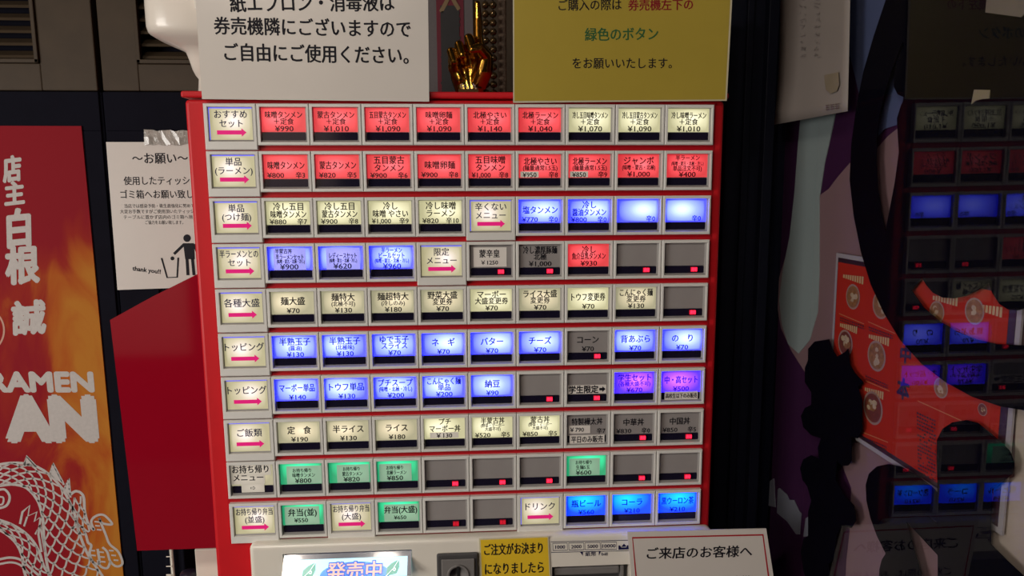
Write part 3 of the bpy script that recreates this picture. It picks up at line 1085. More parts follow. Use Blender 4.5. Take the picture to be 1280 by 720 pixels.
# thumb: from the ball of the thumb up the side, folded across towards the middle finger
chain(bm, [HP(598, 104, 0.0), HP(605, 88, -0.006), HP(608, 74, -0.012), HP(599, 65, -0.020), HP(590, 68, -0.0235)], [0.0095, 0.0098, 0.0066, 0.0054, 0.0040])
me = bpy.data.meshes.new('hand_body')
bm.to_mesh(me)
bm.free()
ho = bpy.data.objects.new('hand_tmp', me)
COL.objects.link(ho)
md = ho.modifiers.new('r', 'REMESH')
md.mode = 'VOXEL'
md.voxel_size = 0.0008
md2 = ho.modifiers.new('s', 'SMOOTH')
md2.iterations = 5
md2.factor = 0.5
bpy.context.view_layer.update()
me2 = bpy.data.meshes.new_from_object(ho.evaluated_get(bpy.context.evaluated_depsgraph_get()))
bpy.data.objects.remove(ho)
wl = Vector(hand.location)
for v in me2.vertices:
    v.co -= wl
    v.co.z = max(v.co.z, 0.0008)
me2.polygons.foreach_set('use_smooth', [True] * len(me2.polygons))
me2.materials.clear()
me2.materials.append(mat('polished_gold', (0.80, 0.43, 0.07), 0.2, 1.0, scale=60, var=0.12))
link_mesh('hand', me2, hand)
b = MB()
b.lathe([(0.0205, 0.0), (0.0215, 0.001), (0.0215, 0.0022), (0.0195, 0.0032), (0.017, 0.0036)], (wl.x, HY + 0.003, MT), 32)
b.build('base', mat('dark_bronze', (0.18, 0.10, 0.03), 0.3, 1.0), hand, smooth=False)
b = MB()
put_text(b, '中心九', W(575, 107.8, HY - 0.022), W(596, 107.6, HY - 0.022), UPZ, 0.0062, .01)
# carried by a small strip standing against the wrist
b2_ = MB().box((W(573, 108, HY - .022).x, HY - 0.0219, MT + 0.0002), (W(598, 108, HY - .022).x, HY - 0.0205, MT + 0.0070)).build('name_strip', mat('strip_bronze', (0.10, 0.055, 0.02), 0.4, 0.8), hand)
b.build('strip_lettering', M_PAPER, hand)

# white dispenser behind the notice, standing on the machine top
YD = 0.075
disp = thing('sanitiser_dispenser', 'white rounded dispenser behind the white laminated notice', 'dispenser', (W(262, 90, YD).x, YD, MT))


def ring(cx, z, hx, hy, n=28, e=3.2, cyo=0.0):
    out = []
    for k in range(n):
        a = 2 * math.pi * k / n
        c, s = math.cos(a), math.sin(a)
        out.append(Vector((cx + hx * abs(c) ** (2 / e) * (1 if c >= 0 else -1), YD + cyo + hy * abs(s) ** (2 / e) * (1 if s >= 0 else -1), z)))
    return out


def loft(b, rings, mi=0):
    n = len(rings[0])
    v = [p for r in rings for p in r]
    f = [(i * n + k, i * n + (k + 1) % n, (i + 1) * n + (k + 1) % n, (i + 1) * n + k) for i in range(len(rings) - 1) for k in range(n)]
    f += [list(range(n)), list(range((len(rings) - 1) * n, len(rings) * n))]
    return b.add(v, f, mi)


def edge(px, py):
    p = W(px, py, YD - 0.0)
    return p.x, p.z


xr_ = W(330, 40, YD).x
rr = []
for px_, py_, hy in ((247.5, 99, .016), (244, 95, .020), (240, 88, .024), (236, 76, .030), (232, 66, .034), (222, 60.5, .040), (206, 53, .047), (194, 48, .051), (186, 43, .053), (183.5, 36, .054), (181.5, 10, .055), (180, -30, .055)):
    q0 = W(px_, py_, YD - hy * 0.42)
    x, z = q0.x, q0.z
    z = max(z, MT + 0.0065)
    rr.append(ring((x + xr_) / 2, z, (xr_ - x) / 2, hy))
base_r = ring((W(248, 99, YD).x + xr_) / 2, MT + 0.0003, (xr_ - W(248, 99, YD).x) / 2, .016)
b = MB()
loft(b, [base_r] + rr)
b.build('dispenser_body', mat('ivory_plastic', (0.80, 0.74, 0.66), 0.3, scale=30, var=0.03, coat=0.3), disp, smooth=True)
b = MB()
b.box((xr_ - 0.0485, YD - 0.058, W(250, 30, YD).z), (xr_ - 0.018, YD - 0.054, W(250, 4, YD).z))
b.build('push_plate', mat('ivory_plastic_pale', (0.70, 0.66, 0.60), 0.3), disp, bevel=0.002)

# scroll, bead strings and post on the wall behind
YW = WY - 0.034
scroll = thing('hanging_scroll', 'maroon wall scroll with a black brush character behind the gold hand', 'scroll', (W(562, 60, YW).x, YW, W(562, 116, YW).z))


def wrect(b, x0, x1, y0, y1, Y, th, mi=0):
    a, c = W(x0, y1, Y), W(x1, y0, Y)
    b.box((min(a.x, c.x), Y, a.z), (max(a.x, c.x), Y + th, c.z), mi)


b = MB()
wrect(b, 537.5, 590, -60, 150, YW, 0.003)
b.build('mount', mat('grey_mount_cloth', (0.12, 0.105, 0.11), 0.7, scale=200, var=0.1), scroll)
b = MB()
wrect(b, 548, 578.5, -60, 150, YW - 0.001, 0.001)
b.build('maroon_band', mat('maroon_cloth', (0.13, 0.006, 0.02), 0.7, scale=200, var=0.1), scroll)
b = MB()
wrect(b, 553, 573.5, 7, 150, YW - 0.002, 0.001)
for k in range(13):
    y = 14 + k * 8
    b.ribbon([W(552 + random.uniform(-1, 1), y + 2, YW - .0021), W(562, y, YW - .0021), W(575 + random.uniform(-1, 1), y + 2 + random.uniform(-1, 1), YW - .0021)], .004, FRONT)
b.ribbon([W(551, 15, YW - .0021), W(556, 6, YW - .0021), W(561, -4, YW - .0021)], .006, FRONT, 1)
b.ribbon([W(574, 12, YW - .0021), W(569, 4, YW - .0021), W(565, -4, YW - .0021)], .006, FRONT, 1)
b.build('brush_character', [mat('brush_black', (0.012, 0.011, 0.013), 0.6, scale=150, var=0.3), mat('tan_brush', (0.20, 0.13, 0.06), 0.6)], scroll)

YB = 0.20
M_BEAD = mat('dark_gold_bead', (0.20, 0.13, 0.06), 0.16, 0.75, var=0.15, scale=90)
for i, (bx, xx) in enumerate(((607, 608.5), (616.5, 618.5))):
    cxw, zb_ = W(bx, 60, YB).x, MT + 0.0005
    st = thing('bead_string', ('string of dark gold beads beside the raised gold finger' if i == 0 else 'string of dark gold beads next to the brown wooden post'), 'bead string', (cxw, YB, zb_))
    MB().tube((cxw, YB, zb_), (cxw, YB, 0.62), 0.0007, seg=8).build('cord', M_INK, st)
    sp = 10.2 * (YB - CAM.y) / FPX
    b = MB()
    b.lathe([(0.0016, 0), (0.0038, 0.0012), (0.0048, 0.0034), (0.0048, 0.0052), (0.0038, 0.0074), (0.0016, 0.0086)], (0, 0, 0), 16)
    bme = b.mesh('bead', M_BEAD, smooth=True)
    for k in range(16):
        link_mesh('bead', bme, st, (0, 0, 0.001 + k * sp))
b = MB()
xa_, xb_ = W(622.5, 60, 0.24).x, W(633, 60, 0.24).x
b.box((xa_, 0.235, MT), (xb_, 0.255, 0.62))
post = b.build('wooden_post', mat('brown_post_wood', (0.16, 0.10, 0.06), 0.5, scale=40, var=0.3), None, bevel=0.002)
tag(post, 'narrow brown wooden post between the beads and yellow notice', 'post')

# ================================================================== LEFT SIDE: banner, notice, tape, rail, box
YBN = WY - 0.0325
ban = thing('flame_banner', 'red flame banner with white lettering and a dragon drawing', 'banner', (W(60, 450, YBN).x, YBN, W(60, 760, YBN).z))


def flame():
    m = bpy.data.materials.new('flame_print')
    m.use_nodes = True
    nt = m.node_tree
    b = nt.nodes['Principled BSDF']
    b.inputs['Roughness'].default_value = 0.7
    b.inputs['Specular IOR Level'].default_value = 0.15
    tc = nt.nodes.new('ShaderNodeTexCoord')
    mp = nt.nodes.new('ShaderNodeMapping')
    mp.inputs['Rotation'].default_value = (0, 0.55, 0)
    mp.inputs['Scale'].default_value = (11, 1, 4.2)
    mp.inputs['Location'].default_value = (3.1, 0, 1.45)
    nt.links.new(tc.outputs['Object'], mp.inputs[0])
    nz = nt.nodes.new('ShaderNodeTexNoise')
    nz.inputs['Scale'].default_value = 1.0
    nz.inputs['Detail'].default_value = 5
    nz.inputs['Distortion'].default_value = 1.4
    nt.links.new(mp.outputs[0], nz.inputs[0])
    sp = nt.nodes.new('ShaderNodeSeparateXYZ')
    nt.links.new(tc.outputs['Object'], sp.inputs[0])
    # flames are drawn rising from the lower right of the sheet
    g1 = nt.nodes.new('ShaderNodeMapRange')
    g1.inputs[1].default_value = -0.11
    g1.inputs[2].default_value = 0.10
    g1.inputs[3].default_value = -0.20
    g1.inputs[4].default_value = 0.26
    nt.links.new(sp.outputs[0], g1.inputs[0])
    g2 = nt.nodes.new('ShaderNodeMapRange')
    g2.inputs[1].default_value = 0.56
    g2.inputs[2].default_value = 0.70
    g2.inputs[3].default_value = 0.0
    g2.inputs[4].default_value = -0.55
    nt.links.new(sp.outputs[2], g2.inputs[0])
    a1 = nt.nodes.new('ShaderNodeMath')
    nt.links.new(nz.outputs[0], a1.inputs[0])
    nt.links.new(g1.outputs[0], a1.inputs[1])
    a2 = nt.nodes.new('ShaderNodeMath')
    nt.links.new(a1.outputs[0], a2.inputs[0])
    nt.links.new(g2.outputs[0], a2.inputs[1])
    cr = nt.nodes.new('ShaderNodeValToRGB')
    e = cr.color_ramp.elements
    e[0].position, e[0].color = 0.40, (0.27, 0.006, 0.015, 1)
    e[1].position, e[1].color = 0.82, (0.50, 0.19, 0.022, 1)
    x = e.new(0.52)
    x.color = (0.32, 0.020, 0.012, 1)
    x = e.new(0.64)
    x.color = (0.44, 0.10, 0.012, 1)
    nt.links.new(a2.outputs[0], cr.inputs[0])
    nt.links.new(cr.outputs[0], b.inputs['Base Color'])
    return m


bp_ = [W(-40, 157, YBN), W(101.5, 157.5, YBN), W(154, 735, YBN), W(-60, 735, YBN)]
bp_[2].x = W(152.5, 700, YBN).x
bp_[1].x = W(101.5, 157.5, YBN).x
MB().prism(bp_, (0, 0.0022, 0)).build('cloth', flame(), ban)
M_BWHITE = mat('banner_white_print', (0.52, 0.49, 0.47), 0.6, scale=200, var=0.12)
YBT = YBN - 0.0003
b = MB()
for s, x0, x1, yc, h in (('店', 3, 27, 211, 29), ('主', 5, 31, 241, 26), ('白', 8, 39, 285, 44), ('根', 6, 50, 331, 44), ('誠', 14, 58, 397, 40)):
    pa, pb = W(x0, yc + 1.5, YBT), W(x1, yc - 1.5, YBT)
    put_text(b, s, pa, pb, UPZ, h * (YBT - CAM.y) / FPX, .045, skew=0.08, jitter=0.0006, fit_h=True)
b.build('brush_lettering', M_BWHITE, ban)
b = MB()
for s, x0, x1, yc, h, bo in (('RAMEN', -15, 117.5, 477.5, 23, .085), ('AN', 4, 122, 523.5, 51, .12)):
    put_text(b, s, W(x0, yc, YBT), W(x1, yc, YBT), UPZ, h * (YBT - CAM.y) / FPX, bo, jitter=0.0011, fit_h=True)
put_text(b, 'P', W(-52, 523.5, YBT), W(-6, 523.5, YBT), UPZ, 51 * (YBT - CAM.y) / FPX, .075, jitter=.001, fit_h=True) if False else None
b.build('block_lettering', M_BWHITE, ban)
b = MB()
b.ribbon([W(-24 + 29 * math.cos(a), 413 + 29 * math.sin(a), YBT) for a in [k * math.pi / 24 for k in range(-14, 15)]], .0028, FRONT)
b.build('emblem_rim', mat('emblem_pale', (0.55, 0.30, 0.22), 0.6), ban)


# dragon line drawing
def spline(pts, n=12):
    out = []
    P_ = [pts[0]] + list(pts) + [pts[-1]]
    for i in range(1, len(P_) - 2):
        p0, p1, p2, p3 = P_[i - 1], P_[i], P_[i + 1], P_[i + 2]
        for k in range(n):
            t = k / n
            out.append(tuple(0.5 * (2 * p1[j] + (-p0[j] + p2[j]) * t + (2 * p0[j] - 5 * p1[j] + 4 * p2[j] - p3[j]) * t * t + (-p0[j] + 3 * p1[j] - 3 * p2[j] + p3[j]) * t ** 3) for j in range(len(p1))))
    out.append(tuple(pts[-1]))
    return out


b = MB()
LWD = 2.3 * (YBT - CAM.y) / FPX


def dline(pts, w=1.0, sm=True):
    q = spline(pts) if sm else pts
    b.ribbon([W(p[0], p[1], YBT) for p in q], LWD * w, FRONT)


def dbody(path, rows, edges=True):
    """path: (x, y, half width); scale arcs in staggered rows across it."""
    q = spline(path, 16)
    L = [0]
    for i in range(1, len(q)):
        L.append(L[-1] + math.hypot(q[i][0] - q[i - 1][0], q[i][1] - q[i - 1][1]))

    def at(s, v):
        s = min(max(s, 0), L[-1] - 1e-6)
        i = max(j for j in range(len(L)) if L[j] <= s)
        i = min(i, len(q) - 2)
        t = (s - L[i]) / max(1e-6, L[i + 1] - L[i])
        x, y, h = [q[i][j] + (q[i + 1][j] - q[i][j]) * t for j in range(3)]
        dx, dy = q[i + 1][0] - q[i][0], q[i + 1][1] - q[i][1]
        l = math.hypot(dx, dy) or 1
        return (x - dy / l * h * v, y + dx / l * h * v)
    if edges:
        for v in (-1, 1):
            dline([at(L[-1] * k / 30, v) for k in range(31)], 1.5, False)
    s, k = 0, 0
    step = 9.5
    while s < L[-1]:
        wv = 2 / rows
        for r in range(-1, rows + 1):
            c0 = -1 + wv * (r + .5 + (.5 if k % 2 else 0))
            pts = []
            for a in range(9):
                u = -1 + a / 4
                v = c0 + u * wv / 2
                if -1 <= v <= 1:
                    pts.append(at(s + step * 1.05 * (1 - u * u), v))
            if len(pts) > 2:
                dline(pts, 1.0, False)
        s += step
        k += 1


dbody([(-6, 595, 13), (18, 592, 13.5), (42, 598, 15), (62, 618, 17), (73, 645, 20), (78, 675, 23), (86, 705, 27), (100, 735, 32)], 3)
dbody([(-8, 653, 5), (12, 662, 7), (28, 675, 9), (38, 692, 11), (44, 715, 13), (60, 740, 15)], 2)
for s in ([(30, 582), (33, 570), (46, 584)], [(62, 594), (66, 579), (80, 606)], [(80, 612), (86, 598), (88, 622)]):
    b.poly([W(x, y, YBT) for x, y in s])
    dline(s, 1.2, False)
dline([(25, 655), (28, 640), (37, 632), (35, 645), (46, 640), (43, 652), (51, 646), (48, 668), (52, 690)], 1.2, False)
dline([(30, 658), (34, 646)], 1.0, False)
dline([(44, 668), (50, 656), (56, 690)], 1.0, False)
dline([(-4, 613), (6, 612), (12, 621), (8, 632), (-4, 636)], 1.3)
dline([(-4, 621), (4, 622), (3, 630), (-4, 631)], 1.0)
# fore leg and claw
dline([(86, 620), (95, 614), (104, 620), (106, 640), (111, 656), (118, 663)], 1.5)
dline([(90, 660), (101, 658), (107, 668), (110, 678), (114, 682), (112, 692), (116, 702), (124, 704), (122, 686)], 1.4)
dbody([(93, 622, 8), (97, 640, 9), (101, 655, 8), (108, 666, 7)], 2, False)
dline([(118, 663), (114, 652), (120, 645), (130, 644), (140, 655), (128, 654), (124, 648), (132, 668), (137, 680), (148, 690), (153, 704), (146, 708), (138, 702), (134, 690), (128, 684)], 1.3)
dline([(122, 700), (126, 708), (134, 710), (138, 702)], 1.3)
for x, y in ((113, 688), (114, 694), (124, 690), (125, 696), (126, 702), (136, 688), (139, 694), (142, 700), (118, 652), (119, 657), (121, 662)):
    dline([(x, y), (x + 6, y + .5)], .9, False)
dline([(-4, 700), (12, 697), (26, 700), (40, 712), (52, 722)], 1.4)
dline([(-4, 706), (14, 703), (28, 708), (40, 722)], 1.2)
b.build('dragon_drawing', M_BWHITE, ban)

# wall notice about tissues, with tape
YPN = WY - 0.0325
wn = sheet('paper_notice', [(132.5, 177.5), (262, 177.5), (276, 358), (146.8, 362.5)], YPN, 0.0012, M_PAPER,
           'white wall notice with a litter bin pictogram left of the machine', 'notice')
b = MB()
YT = YPN - 0.0003
text_px(b, '〜お願い〜', 165, 198, 235, 197.5, 14, YT, .016)
text_px(b, '使用したティッシュは', 154.5, 226, 258, 225.5, 11, YT, .012)
text_px(b, 'ゴミ箱へお願い致します', 150.5, 243, 262, 242.5, 11, YT, .012)
text_px(b, '当店では感染予防・衛生面強化に努めております', 155.5, 257.5, 262, 257, 5.2, YT, .0)
text_px(b, '大変お手数ですがご使用頂いたティッシュなどは', 150, 264.5, 263, 264, 5.2, YT, .0)
text_px(b, 'テーブルに置かず店内のゴミ箱へ捨てて頂き', 154.5, 271.5, 262, 271, 5.2, YT, .0)
text_px(b, 'ご協力をお願い致します。', 181.5, 278, 229, 278, 5.2, YT, .0)
text_px(b, 'thank you!!', 165.5, 335, 201, 339.5, 7.5, YT, .03)
b.build('lettering', M_INK, wn)
b = MB()
b.poly([W(233.8 + 4.7 * math.cos(a), 297.7 + 4.7 * math.sin(a), YT) for a in [k * math.pi / 10 for k in range(20)]])
b.poly([W(x, y, YT) for x, y in ((229, 304), (242.5, 304), (243.5, 324), (231.5, 324))])
b.ribbon([W(230, 305.5, YT), W(217.5, 317.5, YT)], .0042, FRONT)
b.ribbon([W(242, 305.5, YT), W(248, 318, YT)], .0042, FRONT)
b.ribbon([W(233.7, 323, YT), W(235, 344, YT)], .0047, FRONT)
b.ribbon([W(240.5, 323, YT), W(242.5, 344, YT)], .0047, FRONT)
b.poly([W(215.5 + 2.5 * math.cos(a), 323 + 2.5 * math.sin(a), YT) for a in [k * math.pi / 8 for k in range(16)]])
b.ribbon([W(202, 322.5, YT), W(209, 347, YT), W(221.5, 346.5, YT), W(222.8, 322, YT)], .0027, FRONT)
b.build('litter_pictogram', M_INK, wn)
tp = MB()
n = 12
top_, bot_ = [], []
for k in range(n + 1):
    x = 180 + 66 * k / n
    top_.append(W(x, 162.5 + random.uniform(-1, 1.2) + k * .12, YPN - 0.0008 - random.uniform(0, .0012)))
    bot_.append(W(x + .8, 181 + random.uniform(-1.2, 1.2) - k * .05, YPN - 0.0008 - random.uniform(0, .0012)))
mid = [top_[k].lerp(bot_[k], .5) + Vector((0, random.uniform(-.0012, .0004), 0)) for k in range(n + 1)]
vv = top_ + mid + bot_
ff = [(r * (n + 1) + k, r * (n + 1) + k + 1, (r + 1) * (n + 1) + k + 1, (r + 1) * (n + 1) + k) for r in range(2) for k in range(n)]
tp.add(vv, ff)
to = tp.build('adhesive_tape', mat('crinkled_clear_tape', (0.34, 0.32, 0.29), 0.18, scale=300, var=0.3, bump=0.5, coat=0.6), None)
sm = to.modifiers.new('thick', 'SOLIDIFY')
sm.thickness = 0.0005
tag(to, 'crinkled strip of clear tape holding the litter notice', 'tape')

# chrome rail with rings, dark box and white box at the bottom
YRL = 0.30
rx = W(217, 705, YRL)
rail = thing('chrome_rail', 'thin chrome rail with rings below the red side guard', 'rail', (rx.x, YRL, FLOOR))
MB().tube((rx.x, YRL, FLOOR), (rx.x - 0.002, YRL, W(216, 686, YRL).z), 0.0026, seg=12).build('pole', mat('chrome', (0.72, 0.68, 0.60), 0.4, 0.35), rail, smooth=True)
b = MB()
for y in (694.5, 706.5, 717, 718.6):
    p = W(212.5, y, YRL)
    b.tube(p + Vector((-0.004, -0.003, 0)), p + Vector((0.004, -0.003, 0)), 0.0009, seg=8)
b.build('rings', MATS['chrome'], rail)
b = MB()
a_, c_ = W(208, 690, YRL + .012), W(232, 690, YRL + .012)
b.box((a_.x, YRL + 0.006, FLOOR), (c_.x, YRL + 0.05, W(220, 680, YRL).z))
ob = b.build('narrow_cabinet', M_WOODDK, None, bevel=0.002)
tag(ob, 'narrow black cabinet behind the chrome rail', 'cabinet')
YBX = 0.16
b = MB()
a_, c_ = W(243, 690, YBX), W(273, 690, YBX)
zt_ = W(258, 684.5, YBX).z
b.box((a_.x, YBX, FLOOR), (ML + 0.0105, YBX + 0.12, zt_ - 0.002))
wb = b.build('white_box', mat('white_card', (0.85, 0.80, 0.70), 0.4, scale=20, var=0.08), None, bevel=0.0015)
tag(wb, 'tall white box standing against the left side of the machine', 'box')
b = MB()
a_, c_ = W(226, 700, 0.24), W(244, 700, 0.24)
b.lathe([(0.011, FLOOR), (0.011, W(234, 717, .24).z), (0.0095, W(234, 714.5, .24).z), (0.004, W(234, 713.5, .24).z)], ((a_.x + c_.x) / 2 - .001, 0.24, 0), 24)
cn = b.build('dark_canister', mat('purple_black_plastic', (0.022, 0.014, 0.030), 0.3), None, smooth=True)
tag(cn, 'dark canister between the chrome rail and the white box', 'canister')
b = MB()
b.box((W(228, 700, .37).x, 0.36, FLOOR), (W(262, 700, .37).x, 0.38, W(235, 684, .37).z + .02))
rb = b.build('red_board', mat('brownish_red_board', (0.30, 0.02, 0.03), 0.5), None, bevel=0.001)
tag(rb, 'brownish red board behind the white box and canister', 'board')

# ================================================================== RIGHT SIDE: the window with its film, posters and reflections


def glass_mat():
    m = bpy.data.materials.new('window_glass')
    m.use_nodes = True
    nt = m.node_tree
    nt.nodes.clear()
    out = nt.nodes.new('ShaderNodeOutputMaterial')
    mix = nt.nodes.new('ShaderNodeMixShader')
    tr = nt.nodes.new('ShaderNodeBsdfTransparent')
    tr.inputs[0].default_value = (0.90, 0.91, 0.93, 1)
    gl = nt.nodes.new('ShaderNodeBsdfGlossy')
    gl.inputs['Roughness'].default_value = 0.0
    geo = nt.nodes.new('ShaderNodeNewGeometry')
    dot = nt.nodes.new('ShaderNodeVectorMath')
    dot.operation = 'DOT_PRODUCT'
    nt.links.new(geo.outputs['Normal'], dot.inputs[0])
    nt.links.new(geo.outputs['Incoming'], dot.inputs[1])

    def mth(op, a, c):
        n = nt.nodes.new('ShaderNodeMath')
        n.operation = op
        n.use_clamp = True
        for i, v in enumerate((a, c)):
            if isinstance(v, (int, float)):
                n.inputs[i].default_value = v
            else:
                nt.links.new(v, n.inputs[i])
        return n.outputs[0]
    ab = nt.nodes.new('ShaderNodeMath')
    ab.operation = 'ABSOLUTE'
    nt.links.new(dot.outputs['Value'], ab.inputs[0])
    om = mth('SUBTRACT', 1.0, ab.outputs[0])
    p5 = mth('POWER', om, 5.0)
    sch = mth('ADD', mth('MULTIPLY', p5, 0.95), 0.036)
    dbl = mth('MULTIPLY', sch, 0.72)
    fr = mth('MULTIPLY', dbl, mth('SUBTRACT', 1.0, geo.outputs['Backfacing']))
    nt.links.new(fr, mix.inputs[0])
    nt.links.new(tr.outputs[0], mix.inputs[1])
    nt.links.new(gl.outputs[0], mix.inputs[2])
    nt.links.new(mix.outputs[0], out.inputs[0])
    return m


def GP(u, v, back=0.0):                   # point in the window plane: u metres towards the room from y=0, v height
    o = GN * GD
    o = o + GU * (-(o.y) / GU.y)
    o = o + GV * (-(o.z) / GV.z)
    return o + GU * u + GV * v + GN * back


pane = MB().prism([GP(-0.10, -1.22), GP(1.9, -1.22), GP(1.9, 1.7), GP(-0.10, 1.7)], GN * 0.004)
po = pane.build('window_1', glass_mat())
struct(po)
struct(MB().prism([GP(-0.115, FLOOR + .03, -.004), GP(1.9, FLOOR + .03, -.004), GP(1.9, -1.2, -.004), GP(-0.115, -1.2, -.004)], GN * .03).build('trim_2', MATS['navy_black_trim']))


def gpoly(b, pts, back, th, mi=0):
    b.prism([G(x, y, back) for x, y in pts], GN * th, mi)


# printed banner outside the glass
D1 = 0.016
wban = thing('window_banner', 'purple printed banner outside the window with pink and mint shapes', 'banner', tuple(GP(0.1, FLOOR, D1)))
b = MB()
b.prism([GP(-0.10, FLOOR, D1), GP(0.46, FLOOR, D1), GP(0.46, 0.75, D1), GP(-0.10, 0.75, D1)], GN * 0.002)
b.build('cloth', mat('purple_black_cloth', (0.042, 0.008, 0.040), 0.7, spec=0.2, scale=30, var=0.1), wban)
b = MB()
mint = [(1002, 130), (1046, 130), (1040, 160), (1030, 205), (1024, 245), (1024, 290), (1024, 340), (1022, 390), (1012, 425), (998, 442), (985, 430), (977, 405), (974, 375), (978, 340), (987, 295), (993, 240), (997, 185)]
gpoly(b, mint, D1 - 0.0012, 0.001)
b.build('mint_shape', mat('mint_print', (0.29, 0.335, 0.31), 0.55, scale=20, var=0.05), wban)
b = MB()
pink = [(1022, 246), (1036, 236), (1048, 220), (1062, 204), (1085, 198), (1110, 170), (1135, 150), (1300, 150), (1300, 760), (1055, 760), (1058, 700), (1062, 665), (1064, 610), (1052, 580), (1045, 570), (1052, 540), (1030, 500), (1008, 468), (990, 440), (976, 410), (971, 380), (973, 350), (982, 320), (990, 290), (1005, 270)]
gpoly(b, pink, D1 - 0.0006, 0.0005)
b.build('pink_shape', mat('pink_print', (0.235, 0.135, 0.135), 0.6, scale=20, var=0.05), wban)
b = MB()
gpoly(b, [(1066, -60), (1140, -60), (1138, 40), (1132, 100), (1124, 155), (1106, 161), (1096, 172), (1090, 185), (1060, 60)], D1 - 0.0012, 0.0005)
b.build('blue_grey_shape', mat('blue_grey_print', (0.085, 0.105, 0.20), 0.55, scale=8, var=0.3), wban)
b = MB()
gpoly(b, [(1270, 505), (1310, 505), (1310, 760), (1262, 760), (1238, 690), (1240, 605), (1268, 596)], D1 - 0.0018, 0.0005)
b.build('cream_shape', mat('cream_print', (0.46, 0.37, 0.29), 0.55, scale=12, var=0.15), wban)
b = MB()
gpoly(b, [(961, 602), (967, 598), (969, 634), (960, 632)], D1 - 0.0012, 0.001)
gpoly(b, [(972, 612), (974, 610), (983, 618), (986, 625), (992, 625), (998, 638), (1001, 642), (999, 668), (995, 668), (984, 652), (971, 641)], D1 - 0.0012, 0.001)
gpoly(b, [(1007, 648), (1010, 646), (1010, 662), (1011, 670), (1004, 671)], D1 - 0.0012, 0.001)
gpoly(b, [(1019, 682), (1031, 690), (1024, 692)], D1 - 0.0042, 0.001)
b.build('white_brush_marks', mat('grey_white_print', (0.20, 0.20, 0.225), 0.55), wban)

# red ramen menu poster
D2 = 0.0105
menu = thing('menu_poster', 'red menu poster with bowls of noodles outside the window', 'poster', tuple(G(1120, 600, D2)))
tl, bl, br = G(1045.5, 316, D2), G(1036, 543, D2), G(1174, 618, D2)
us = Vector(GU)
vs_ = Vector(GV)
uL = (tl - GP(0, 0, D2)).dot(us)
vT = (tl - GP(0, 0, D2)).dot(vs_)
pb = G(1172, 617, D2)
vB = (pb - GP(0, 0, D2)).dot(vs_)
uR = (G(1274, 430, D2) - GP(0, 0, D2)).dot(us)
MB().prism([GP(uL, vT, D2), GP(uR, vT, D2), GP(uR, vB, D2), GP(uL, vB, D2)], GN * 0.0015).build('sheet', mat('poster_white_edge', (0.36, 0.32, 0.31), 0.5), menu)
i1 = 0.0042
MB().prism([GP(uL + i1, vT - i1, D2 - .0002), GP(uR - i1, vT - i1, D2 - .0002), GP(uR - i1, vB + i1, D2 - .0002), GP(uL + i1, vB + i1, D2 - .0002)], GN * .0002).build('dark_border', mat('poster_dark_border', (0.035, 0.012, 0.02), 0.5), menu)
i2 = 0.0085
MB().prism([GP(uL + i1 + .001, vT - i2, D2 - .0004), GP(uR - i2 - .002, vT - i2, D2 - .0004), GP(uR - i2 - .002, vB + i2, D2 - .0004), GP(uL + i1 + .001, vB + i2, D2 - .0004)], GN * .0002).build('red_print', mat('poster_red', (0.42, 0.022, 0.010), 0.7, spec=0.15, scale=15, var=0.08), menu)
D3 = D2 - 0.0006


def uvof(px, py):
    p = G(px, py, D3) - GP(0, 0, D3)
    return p.dot(us), p.dot(vs_)


M_DISH = [mat('bowl_rim_print', (0.33, 0.20, 0.15), 0.5), mat('soup_print', (0.26, 0.11, 0.035), 0.5, scale=260, var=0.7), mat('topping_print', (0.45, 0.33, 0.19), 0.5, scale=200, var=0.4), mat('dark_soup_print', (0.16, 0.035, 0.02), 0.5, scale=200, var=0.4)]
dish = MB()
for (px, py, hpx, kind) in ((1066, 371, 16, 0), (1101, 381, 18, 0), (1056.5, 429, 17, 1), (1095.5, 445, 19.5, 2), (1091, 510, 21, 1), (1218, 389, 17, 2), (1176, 485, 13, 2), (1228, 512, 8, 1), (1171, 390, 14, 0)):
    u0, v0 = uvof(px, py)
    R_ = abs(uvof(px, py - hpx)[1] - v0)
    circ = lambda r, bk: [GP(u0 + r * math.cos(k * math.pi / 12), v0 + r * math.sin(k * math.pi / 12), bk) for k in range(24)]
    dish.poly(circ(R_, D3), 0)
    dish.poly(circ(R_ * .86, D3 - .0001), 3 if kind == 1 else 1)
    rnd = random.Random(px)
    for k in range(9):
        a, rr_ = rnd.uniform(0, 6.3), rnd.uniform(0, .55) * R_
        r2 = rnd.uniform(.14, .3) * R_
        dish.poly([GP(u0 + rr_ * math.cos(a) + r2 * math.cos(j * .785), v0 + rr_ * math.sin(a) + r2 * rnd.uniform(.6, 1) * math.sin(j * .785), D3 - .0002 - k * .00001) for j in range(8)], 2 if k % 3 else 1)
dish.build('dish_pictures', M_DISH, menu)
pr_ = MB()
for (x0, y0, x1, y1) in ((1054, 345, 1080, 351), (1050, 406, 1072, 413), (1086, 420, 1112, 428), (1081, 486, 1105, 495), (1166, 372, 1198, 377), (1215, 382, 1254, 391)):   # chilli rating strips
    (ua, va), (ub, vb) = uvof(x0, y0), uvof(x1, y1)
    for k in range(9):
        t0, t1 = k / 9, (k + .72) / 9
        h = .0016 + .0022 * k / 9
        ua0, ua1 = ua + (ub - ua) * t0, ua + (ub - ua) * t1
        vm = va + (vb - va) * t0
        pr_.poly([GP(ua0, vm - h, D3), GP(ua1, vm - h, D3), GP(ua1, vm + h, D3), GP(ua0, vm + h, D3)], 0)
